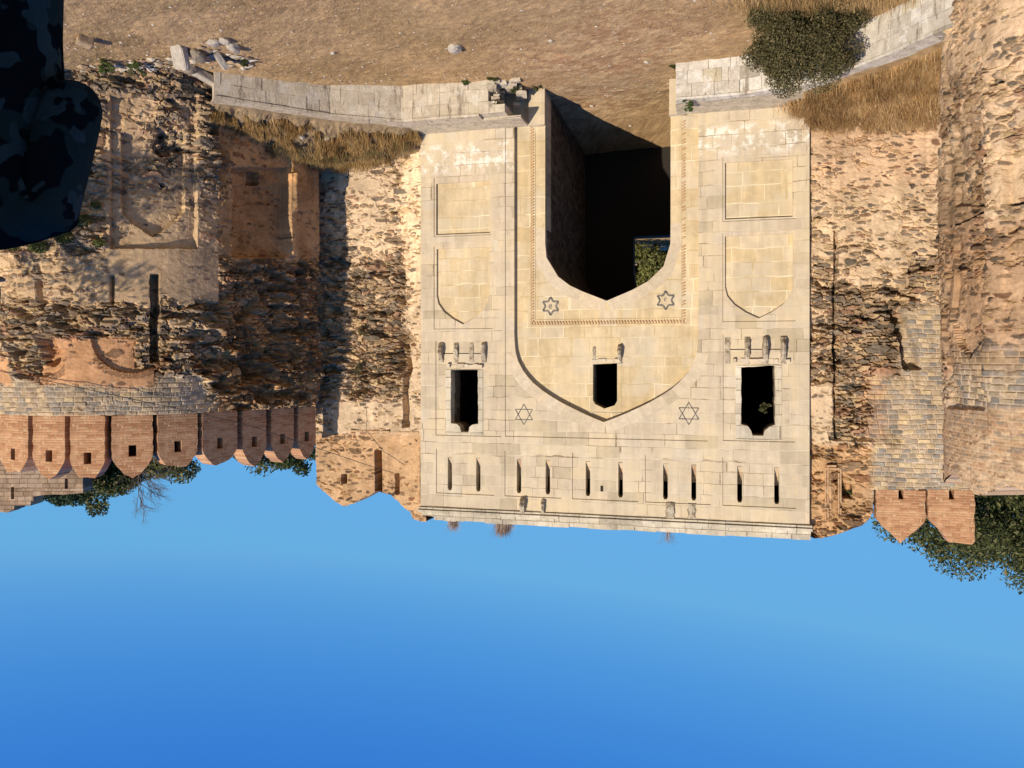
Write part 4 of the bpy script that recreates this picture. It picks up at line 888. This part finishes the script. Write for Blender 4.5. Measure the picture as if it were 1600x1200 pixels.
# short dry grass on the open ground
rs = np.random.RandomState(9); N = 60000; X = rs.uniform(-15, 25, N); Y = rs.uniform(31.5, 46, N); d = fbm(X * .5, Y * .5, 61); keep = (rs.rand(N) < sstep(d, .36, .58)) & ~((X > 5) & (Y > 43.5 - (X - 5) * .5)) & ~((X < -8.5) & (Y > 39.6 + (X + 8.5) * .45)) & ~((np.abs(X + 4.5) < 4) & (Y > 37) & (rs.rand(N) < .8))
X, Y = X[keep], Y[keep]
tag(link('dry_grass', blades('dry_grass', np.stack([X, Y, gz(X, Y) - .01], 1), .085, .007, .9, [(.46, .30, .14), (.37, .23, .11), (.54, .38, .19), (.28, .17, .08), (.34, .27, .11)], 2), MAT['straw']), 'short dry grass covering the open ground', 'grass', kind='stuff')
def on_grid(G, n, seed, lo=0., hi=1., a0=0., a1=1.):
    rs = np.random.RandomState(seed); i = (lo + (hi - lo) * rs.rand(n)) * (G.shape[0] - 1.01); j = (a0 + (a1 - a0) * rs.rand(n)) * (G.shape[1] - 1.01); ii, jj = i.astype(int), j.astype(int); fi, fj = (i - ii)[:, None], (j - jj)[:, None]
    return G[ii, jj] * (1 - fi) * (1 - fj) + G[ii + 1, jj] * fi * (1 - fj) + G[ii, jj + 1] * (1 - fi) * fj + G[ii + 1, jj + 1] * fi * fj
P = on_grid(GLs, 24000, 5, .1, 1.); P = P[fbm(P[:, 0] * 1.6, P[:, 1] * 1.6, 5) > .36]; rs2 = np.random.RandomState(2); gp = np.array(gpt(-15.1, -.55, .05)); P = np.concatenate([P, gp + rs2.normal(0, 1, (1500, 3)) * np.array((.35, .25, .01))])
tag(link('tall_dry_grass', blades('tall_dry_grass', P, .66, .011, .75, [(.56, .36, .17), (.48, .30, .13), (.64, .46, .25), (.38, .23, .10)], 6, droop=(-.05, -.05, 0)), MAT['straw']), 'thick golden dry grass on the ledge beneath the pale plastered wall', 'grass', kind='stuff')
P = on_grid(GRs, 30000, 7, .15, 1.); P = P[(fbm(P[:, 0] * .9, P[:, 1] * .9, 15) > .42) & (fbm(P[:, 0] * 3, P[:, 1] * 3, 16) > .38)]
tag(link('dry_scrub', blades('dry_scrub', P, .42, .011, .6, [(.48, .30, .12), (.40, .26, .10), (.55, .38, .17), (.30, .19, .08)], 8), MAT['straw']), 'brown dry scrub over the soil between the long low wall and the bastion', 'scrub', kind='stuff')
for k, (jj, ii, r_) in enumerate(((.08, .5, .5), (.2, .62, .62), (.33, .66, .6), (.45, .72, .55), (.58, .66, .65), (.7, .7, .6), (.84, .55, .5), (.93, .68, .45))):
    g = GRs[int(ii * (GRs.shape[0] - 1)), int(jj * (GRs.shape[1] - 1))]; wh = ['nearest the gate corner', 'second from the gate corner', 'third from the gate corner', 'below the narrow curtain wall', 'at the edge of the black wall shadow', 'inside the bastion shadow', 'before the shaded bastion niche', 'at the foot of the bastion corner'][k]
    rt = tag(empty('dry_bush', g), 'brown dry bush on the soil bank, ' + wh, 'bush', 'dry bushes on the soil bank')
    kid(link('twigs', rt_me(g, r_, k) if 0 else blades('twigs', np.random.RandomState(k).normal(0, 1, (900, 3)) * np.array((r_ * .55, r_ * .35, .03)) + np.array(g), .5, .010, .9, [(.40, .26, .12), (.30, .21, .09), (.47, .33, .15), (.22, .16, .08), (.20, .19, .09)], 60 + k), MAT['straw']), rt)
# loose stones in that soil
for k, (jj, ii) in enumerate(((.36, .35), (.47, .42), (.3, .7), (.52, .65))):
    g = GRs[int(ii * (GRs.shape[0] - 1)), int(jj * (GRs.shape[1] - 1))]
    o = rock('soil_stone', g[0], g[1], .2, 90 + k, ['white stone sticking out of the scrub, nearest the shaded bastion niche', 'white stone in the middle of the brown scrub bank', 'upper pale stone high on the scrub bank', 'pale stone on the scrub bank nearest the gate'][k], 'stone', 'pale stones in the scrub bank')
    o.location.z = g[2] + .06
def leafcloud(name, blobs, n, size, cols, seed, dark=.5, flat=1.0):
    """leaf-sized faces filling a set of ellipsoid clumps (x,y,z,rx,ry,rz)"""
    rs = np.random.RandomState(seed); B = np.array(blobs, float); vol = (B[:, 3] * B[:, 4] * B[:, 5]) ** .67; k = rs.choice(len(B), n, p=vol / vol.sum())
    d = rs.normal(size=(n, 3)); d /= np.linalg.norm(d, axis=1)[:, None]; r = rs.rand(n) ** .38
    P = B[k, :3] + d * r[:, None] * B[k, 3:6]
    q = (fbm(P[:, 0] * 1.1 / (size * 5) + P[:, 2] * .7, P[:, 1] * 1.1 / (size * 5) + P[:, 2] * 1.3, seed) > .36) | (r > .97); P = P[q]; d = d[q]; k = k[q]; n = len(P)
    u = rs.normal(size=(n, 3)) + d * .4; u /= np.linalg.norm(u, axis=1)[:, None]; v = np.cross(u, rs.normal(size=(n, 3))); v /= np.linalg.norm(v, axis=1)[:, None]; w_ = np.cross(u, v)
    s = size * rs.uniform(.55, 1.3, n)[:, None]; V = np.stack([P - v * s, P - w_ * s * .45, P + v * s, P + w_ * s * .45], 1).reshape(-1, 3)
    c = np.array(cols)[rs.randint(0, len(cols), n)] * rs.uniform(.65, 1.35, (n, 1)) * (.8 + .4 * rs.rand(len(B)))[k][:, None]
    return mesh(name, V, np.arange(n * 4).reshape(n, 4), np.clip(np.repeat(c, 4, 0), .005, .6))
def clumps(c, rad, n, seed, sz=(.3, .5), up=.0):
    rn = random.Random(seed); out = []
    while len(out) < n:
        d = Vector((rn.gauss(0, 1), rn.gauss(0, 1), rn.gauss(0, 1))).normalized() * rn.random() ** .45
        if d.z < -.65 + up: continue
        s = rn.uniform(*sz) * min(rad); out.append((c[0] + d.x * rad[0] * .8, c[1] + d.y * rad[1] * .8, c[2] + d.z * rad[2] * .8, s, s, s * .75))
    return out
GREEN = [(.065, .085, .025), (.09, .105, .035), (.05, .065, .02), (.12, .13, .05)]
OLIVE = [(.12, .13, .045), (.16, .155, .06), (.08, .09, .035), (.2, .18, .08)]
def tree(name, base, c, rad, n, size, label, seed, cols=GREEN, ncl=26, trunk=.35, group=None, sz=(.28, .48), cat='tree', limbs=7):
    root = tag(empty(name, base), label, cat, group); B = clumps(c, rad, ncl, seed, sz); rn = random.Random(seed)
    kid(link('crown', leafcloud('crown', B, n, size, cols, seed), MAT['leaf']), root)
    m = MB(); b = Vector(base); cc = Vector(c); fork = b.lerp(cc, .45)
    m.tube([b, b.lerp(fork, .5) + Vector((rn.uniform(-.2, .2), rn.uniform(-.2, .2), 0)), fork], [trunk, trunk * .8, trunk * .65], 8)
    for q in rn.sample(B, min(limbs, len(B))):
        e = Vector(q[:3]); mid = fork.lerp(e, .5) + Vector((rn.uniform(-.1, .1), rn.uniform(-.1, .1), .12)) * rad[2] * .4
        m.tube([fork, mid, e], [trunk * .5, trunk * .3, trunk * .08], 5)
    kid(m.build('trunk', MAT['bark'], smooth=True), root); return root
# trees behind the walls
tree('broadleaf_tree', (-34, 48, -1.5), (-30.8, 48, 17.8), (15.2, 7, 10.3), 220000, .13, 'big dark leafy tree rising behind the pale wall and its brick merlons', 11, GREEN + OLIVE, 150, .6, sz=(.2, .36), limbs=12)
TG = 'trees beyond the bastion'
tree('broadleaf_tree', (31.5, 56, 0), (31.3, 56, 20.4), (2.6, 2.5, 3.8), 16000, .15, 'bluish dark leafy tree directly above the ruined brick wall', 13, [(.045, .07, .035), (.06, .085, .045)], 20, .3, TG, limbs=5)
tree('broadleaf_tree', (28.5, 56, 0), (28.5, 56, 19.9), (3.0, 2.6, 4.4), 15000, .15, 'tallest leafy tree above the bastion, right beside the bare branches', 14, GREEN + OLIVE, 26, .3, TG, limbs=5)
tree('broadleaf_tree', (25.2, 58, 0), (25.2, 58, 18.7), (3.4, 3, 3.7), 12000, .15, 'low rounded olive-green tree top between the two biggest merlons', 15, OLIVE, 24, .3, TG, limbs=5)
tree('broadleaf_tree', (19.6, 60, 0), (19.6, 60, 18.4), (3.3, 3, 3.3), 9000, .15, 'low tree crown just above the shaded merlons', 16, OLIVE, 20, .3, TG, limbs=5)
tree('broadleaf_tree', (16.2, 60, 0), (16.2, 60, 18.7), (2.3, 2.6, 3.2), 6000, .15, 'small green tree top beside the pointed rubble parapet', 17, GREEN, 18, .25, TG, limbs=5)
# bare twiggy branches
root = tag(empty('bare_tree', (24.5, 52, 0)), 'leafless tree with thin twigs against the sky, above the middle merlons', 'tree'); m = MB(); rn = random.Random(12)
def twig(p, d, L, r, dep):
    q = p + d * L * .5 + Vector((rn.uniform(-.1, .1), 0, rn.uniform(-.1, .1))) * L; e = p + d * L; m.tube([p, q, e], [r, r * .8, r * .55], 4)
    if dep:
        for k in range(3): twig(p.lerp(e, rn.uniform(.4, 1)), (d + Vector((rn.uniform(-.8, .6), rn.uniform(-.5, .5), rn.uniform(-.45, .35)))).normalized(), L * rn.uniform(.55, .8), r * .6, dep - 1)
m.tube([(24.5, 52, 0), (24.6, 51.6, 9), (25.0, 51, 17.6), (23.9, 51, 19.6)], [.16, .12, .07, .04], 6)
for k in range(5): twig(Vector((25.0 - k * .3, 51, 17.6 + k * .45)), Vector((-.75 + k * .2, .1, .75)).normalized(), 1.9, .04, 4)
kid(m.build('branches', MAT['bark']), root)
# the tree out of frame whose shadow falls on the bastion
tree('thin_leafed_tree', (28.6, 27.5, -1.2), (28.0, 27.6, 12.2), (3.4, 3.8, 5.4), 5600, .15, 'thinly leafed tree standing just outside the frame, in front of the bastion', 21, OLIVE, 26, .22, sz=(.2, .36), limbs=16)
# tree and hillside seen through the passage
tree('broadleaf_tree', (-17.5, 96, -1.2), (-16.6, 96, 2.6), (7, 5, 5.2), 30000, .26, 'sunlit tree seen through the far end of the dark passage', 23, [(.16, .17, .05), (.22, .21, .07), (.11, .12, .04)], 34, .4, limbs=6)
# big bush in front of the left plinth
tree('round_bush', (-12.6, 34.0, -1.9), (-12.4, 33.8, -.95), (3.0, 1.9, 2.8), 110000, .055, 'big dense round bush hiding part of the whitish low wall', 31, [(.115, .105, .045), (.15, .13, .06), (.08, .08, .032), (.19, .155, .08)], 110, .12, sz=(.28, .42), cat='bush', limbs=10)
P = []; rs = np.random.RandomState(3)
N = 3500; X = rs.normal(-12.4, 1.6, N); Y = rs.normal(32.6, .45, N)
tag(link('dry_weeds', blades('dry_weeds', np.stack([X, Y, gz(X, Y)], 1), .5, .009, .5, [(.44, .29, .13), (.36, .24, .11), (.52, .38, .2)], 9), MAT['straw']), 'brown dry weeds around the foot of the big round bush', 'weeds', kind='stuff')
def plantlet(name, c, r, n, label, seed, cols=GREEN, size=.05, cat='plant', group=None):
    root = tag(empty(name, c), label, cat, group); B = clumps((c[0], c[1], c[2] + r * .6), (r, r * .7, r * .8), 9, seed, (.3, .5)); kid(link('foliage', leafcloud('foliage', B, n, size, cols, seed), MAT['leaf']), root)
    m = MB(); rn = random.Random(seed)
    for q in B[:5]: m.tube([c, q[:3]], [.012, .005], 4)
    kid(m.build('stem', MAT['bark']), root); return root
LG = [(.11, .15, .04), (.16, .2, .06), (.08, .11, .03)]
for k, (px, py, z, r, lb) in enumerate(((800, 128, -2.0, .55, 'leafy weeds around the foot of the doorway jamb'), (770, 118, -1.95, .35, 'low weeds on the ground before the broken end of the low wall'), (838, 132, -2.0, .32, 'small weeds at the corner of the passage shadow'), (727, 125, -1.9, .25, 'small green tuft at the foot of the low wall, left of its broken end'), (640, 150, -1.5, .22, 'tiny plant where the low wall bends'), (668, 150, -1.5, .26, 'dark little plant hanging on the low wall near its bend'),
                                        (1052, 100, -1.95, .3, 'low dry-green weed at the end of the whitish wall'), (215, 100, -1.1, .5, 'green weeds at the foot of the rubble bastion'), (165, 96, -1.0, .5, 'yellowish green weeds near the bastion foot, closest to the person'), (380, 95, -1.3, .28, 'weeds beside the fallen stones'))):
    x, y = W(px, py, z); plantlet('weed', (x, y, z - .05), r, 900, lb, 50 + k, LG if k in (8, 3, 7) else GREEN, .045, 'plant', 'green weeds along the foot of the walls')
p = gpt(-9.6, -2.2, -.05); plantlet('small_shrub', tuple(p), .42, 1300, 'green shrub growing on the edge of the whitish wall beside the archway', 71, [(.07, .11, .035), (.1, .14, .05)], .05, 'shrub')
p = gpt(.15, -2.1, -.9); plantlet('small_shrub', tuple(p), .38, 1200, 'dark creeping plant on the broken end of the low wall beside the archway', 72, GREEN, .05, 'shrub')
# shrub rooted in the bastion wall
root = tag(empty('wall_shrub', (25.2, 38.7, 5.2)), 'straggling green shrub rooted in the bastion wall beside the person', 'shrub')
Bs = []
for px, py, r in ((60, 385, .8), (100, 370, .8), (35, 360, .7), (130, 345, .7), (155, 380, .5), (75, 345, .6), (110, 335, .5), (20, 385, .5), (150, 320, .4)):
    s_, pp = ray_on_poly(px, plB); Y = pp[1] - .25; Bs.append(((800 - px) / F * Y, Y, H + (py - HY) / F * Y, r * .62, .22, r * .42))
kid(link('foliage', leafcloud('foliage', Bs, 6500, .06, [(.11, .13, .04), (.17, .18, .06), (.07, .09, .03), (.24, .22, .09)], 8), MAT['leaf']), root)
m = MB()
for b in Bs: m.tube([(Bs[0][0], Bs[0][1] + .3, Bs[0][2] + .4), ((b[0] + Bs[0][0]) / 2, b[1], b[2] + .2), b[:3]], [.03, .02, .008], 5)
kid(m.build('stem', MAT['bark']), root)
# plant inside the left upper window, weeds on curtain wall and tower niche
p = gpt(-13.3, .7, 15.0); plantlet('window_plant', (p.x, p.y, p.z), .45, 700, 'thin leafy plant growing inside the tall broken window beside the pale wall', 74, GREEN + [(.2, .14, .1)], .05, 'plant')
p = gpt(-17.35, .32, 18.85 + 1.6); plantlet('niche_plant', (p.x, p.y, H + 200 / F * p.y), .2, 400, 'small green plant filling the square hole beside the first brick merlon', 75, LG, .04, 'plant')
s_, pp = ray_on_poly(562, [gplan(5.33, .95), gplan(13.2, .95)])
for k, (py, r) in enumerate(((520, .5), (575, .55))):
    plantlet('wall_scrub', ((800 - 562) / F * (pp[1] - .2), pp[1] - .15, H + (py - 10 - HY) / F * pp[1]), r, 900, ['olive scrub clinging to the shaded edge of the narrow curtain wall, lower clump', 'grey-brown scrub clinging to the narrow curtain wall below its parapet, upper clump'][k], 80 + k, [(.15, .12, .06), (.1, .09, .04), (.2, .17, .1)], .05, 'scrub')
# dry tufts on the parapet
for k, (a, r, n) in enumerate(((3.5, .34, 260), (.55, .5, 700), (-8.4, .3, 60))):
    rs = np.random.RandomState(k); P = np.stack([rs.normal(0, r * .45, n), rs.normal(0, .12, n), np.zeros(n)], 1); base = gpt(a, .4, 21.84)
    o = link('dry_tuft', blades('dry_tuft', P, .62 if k < 2 else .7, .009, .55, [(.45, .32, .24), (.36, .25, .18), (.52, .42, .33)], 20 + k), MAT['straw']); o.location = base
    tag(o, ['thin dry grass tuft on the gate parapet nearest its crumbled corner', 'thickest dry grass tuft on top of the gate parapet', 'faint wispy dry tuft on the middle of the gate parapet'][k], 'grass tuft', 'dry tufts on the gate parapet')
# far ruined brick wall beyond the bastion
Yw = 51.5; o_ = [(-30, 700), (-30, 793), (0, 800), (12, 801), (18, 797), (22, 797), (22, 790), (48, 790), (48, 783), (52, 783), (52, 776), (64, 774), (100, 773), (130, 770), (134, 700)]
poly = [((800 - a) / F * Yw, H + (b - HY) / F * Yw) for a, b in o_]; poly[0] = (poly[0][0], 0); poly[-1] = (poly[-1][0], 0)
o = slab('ruined_brick_wall', rough(poly, .7, .07, 3), [rect(*[(800 - q) / F * Yw for q in (22, 17)], H + (761 - HY) / F * Yw, H + (780 - HY) / F * Yw), rect(*[(800 - q) / F * Yw for q in (106, 101)], H + (748 - HY) / F * Yw, H + (764 - HY) / F * Yw)], 0, 1.2, MAT['ruin'])
o.location = (0, Yw, 0); tag(o, 'distant ruined brick wall with a stepped top, beyond the bastion merlons', 'wall')
# cable slung across the bastion and curtain parapets
pts = []
for px, py in ((-30, 573), (0, 580), (60, 592), (120, 605), (190, 620), (250, 633), (310, 645)):
    s_, pp = ray_on_poly(px, plB); pts.append(((800 - px) / F * (pp[1] - .35), pp[1] - .35, H + (py - HY) / F * (pp[1] - .35)))
for px, py, Y in ((400, 668, 41.5), (525, 710, 45.2), (575, 727, 45.8), (615, 739, 45.9)): pts.append(((800 - px) / F * Y, Y, H + (py - HY) / F * Y))
m = MB(); m.tube(pts, .018, 5); tag(m.build('cable', MAT['cable'], smooth=True), 'thin dark cable slung along the bastion below its merlons', 'cable')

# ================================================================== THE PERSON (at the photo's left edge, upside down like everything)
MP = NT('dark_camouflage', .95, .0); tcp = MP.n('ShaderNodeTexCoord').outputs['Object']
n1 = MP.noise(tcp, 9, 2, .5); mp = MP.n('ShaderNodeMapping', {0: tcp}); mp.inputs['Location'].default_value = (3, 7, 1); n2 = MP.noise(mp.outputs[0], 11, 2, .5)
c = MP.mix(MP.sm(n1, .52, .54), (.009, .009, .009), (.030, .033, .026)); c = MP.mix(MP.sm(n2, .57, .59), c, (.052, .055, .048))
MAT['camo'] = MP.out(c, MP.bump(MP.noise(tcp, 6, 3), 1.0, .06))
MAT['skin'] = NT('skin', .6, .3).out((.24, .13, .085)); MAT['hair'] = NT('black_hair', .7).out((.012, .01, .009)); MAT['boot'] = NT('black_boot', .5).out((.02, .018, .016))
def skinned(name, V, E, Rd, mat, parent, sub=2, root=0):
    me = bpy.data.meshes.new(name); me.from_pydata(V, E, []); o = link(name, me, mat)
    md = o.modifiers.new('skin', 'SKIN'); md.use_smooth_shade = True
    for i, r in enumerate(Rd): me.skin_vertices[0].data[i].radius = r if isinstance(r, tuple) else (r, r)
    me.skin_vertices[0].data[root].use_root = True
    sb = o.modifiers.new('sub', 'SUBSURF'); sb.levels = sub; sb.render_levels = sub
    dg = bpy.context.evaluated_depsgraph_get(); m2 = bpy.data.meshes.new_from_object(o.evaluated_get(dg)); m2.name = name
    bpy.data.objects.remove(o); m2.materials.clear(); m2.polygons.foreach_set('use_smooth', [True] * len(m2.polygons)); o = link(name, m2, mat); o.parent = parent; return o
PX, PY, PZ = 1.41, 2.12, H - 1.66
man = tag(empty('person', (PX, PY, PZ)), 'person in dark camouflage jacket standing close to the camera, elbow bent outwards', 'person')
# local axes: -x is the person's side nearest the frame centre; facing +y (towards the gate)
J = dict(pel=(0, 0, .86), w=(0, .0, 1.0), ch=(0, .01, 1.15), sh=(0, 0, 1.27), nk=(0, 0, 1.37), hd=(0, .015, 1.5),
         ls=(-.175, 0, 1.245), le=(-.262, -.02, .97), lw=(-.13, .22, .93), rs_=(.18, 0, 1.245), re=(.27, -.02, .97), rw=(.27, .08, .76),
         lh=(-.11, 0, .80), lk=(-.12, .02, .46), la=(-.12, -.02, .10), rh=(.10, 0, .80), rk=(.12, .02, .46), ra=(.13, -.02, .10))
names = ['pel', 'w', 'ch', 'sh', 'nk', 'ls', 'le', 'lw', 'rs_', 're', 'rw', 'lh', 'lk', 'la', 'rh', 'rk', 'ra']
rad = dict(pel=(.225, .15), w=(.205, .14), ch=(.2, .15), sh=(.13, .10), nk=.066, ls=.095, le=.078, lw=.05, rs_=.095, re=.078, rw=.05, lh=.115, lk=.085, la=.06, rh=.115, rk=.078, ra=.055)
ed = [('pel', 'w'), ('w', 'ch'), ('ch', 'sh'), ('sh', 'nk'), ('sh', 'ls'), ('ls', 'le'), ('le', 'lw'), ('sh', 'rs_'), ('rs_', 're'), ('re', 'rw'), ('pel', 'lh'), ('lh', 'lk'), ('lk', 'la'), ('pel', 'rh'), ('rh', 'rk'), ('rk', 'ra')]
skinned('clothed_body', [J[n] for n in names], [(names.index(a), names.index(b)) for a, b in ed], [rad[n] for n in names], MAT['camo'], man)
# head with a face, ears, nose; hair as its own piece
hv = [(0, 0, 1.34), (0, .0, 1.41), (0, .01, 1.48), (0, 0, 1.55), (0, .095, 1.455), (0, .118, 1.47), (0, .085, 1.415), (-.078, -.005, 1.475), (.078, -.005, 1.475)]; hv = [(a + .05, b, c_) for a, b, c_ in hv]
skinned('head', hv, [(0, 1), (1, 2), (2, 3), (2, 4), (4, 5), (1, 6), (2, 7), (2, 8)], [.055, (.062, .068), (.076, .092), (.066, .08), .016, .011, .022, .014, .014], MAT['skin'], man)
skinned('hair', [(.05, -.035, 1.40), (.05, -.03, 1.48), (.05, -.02, 1.55), (.05, .03, 1.58)], [(0, 1), (1, 2), (2, 3)], [(.06, .05), (.078, .085), (.078, .092), (.06, .06)], MAT['hair'], man)
for sx in (.02, .08):
    m = MB(); m.tube([(sx - .013, .092, 1.495), (sx, .097, 1.497), (sx + .013, .092, 1.495)], [.004, .008, .004], 6); m.build('eye', MAT['hair'], man, True)
m = MB(); m.tube([(.028, .096, 1.432), (.05, .102, 1.431), (.072, .096, 1.432)], [.003, .006, .003], 6); m.build('mouth', MAT['hair'], man, True)
def hand(wr, d, side, nm='hand'):
    wr, d = Vector(wr), Vector(d).normalized(); s = Vector(side).normalized(); nrm = d.cross(s)
    V = [wr, wr + d * .05, wr + d * .085]; E = [(0, 1), (1, 2)]; Rr = [(.024, .018), (.036, .015), (.038, .013)]
    for k, L in enumerate((.062, .072, .067, .052)):
        o = s * (.027 - .018 * k); b = len(V); V += [wr + d * .09 + o, wr + d * (.09 + L * .5) + o * 1.05 + nrm * .012, wr + d * (.09 + L * .8) + o + nrm * .034]; E += [(2, b), (b, b + 1), (b + 1, b + 2)]; Rr += [.0095, .009, .0075]
    b = len(V); V += [wr + d * .035 + s * .036, wr + d * .062 + s * .058 + nrm * .012]; E += [(1, b), (b, b + 1)]; Rr += [.012, .0095]
    return skinned(nm, [tuple(v) for v in V], E, Rr, MAT['skin'], man, 1)
hand(J['lw'], (.95, .2, -.2), (.1, .3, .9)); hand(J['rw'], (0, .1, -1), (0, 1, .1))
for sx in (-1, 1): skinned('boot', [(sx * .12, -.04, .1), (sx * .12, -.03, .045), (sx * .125, .06, .045), (sx * .13, .17, .035)], [(0, 1), (1, 2), (2, 3)], [.058, .05, .048, .036], MAT['boot'], man)
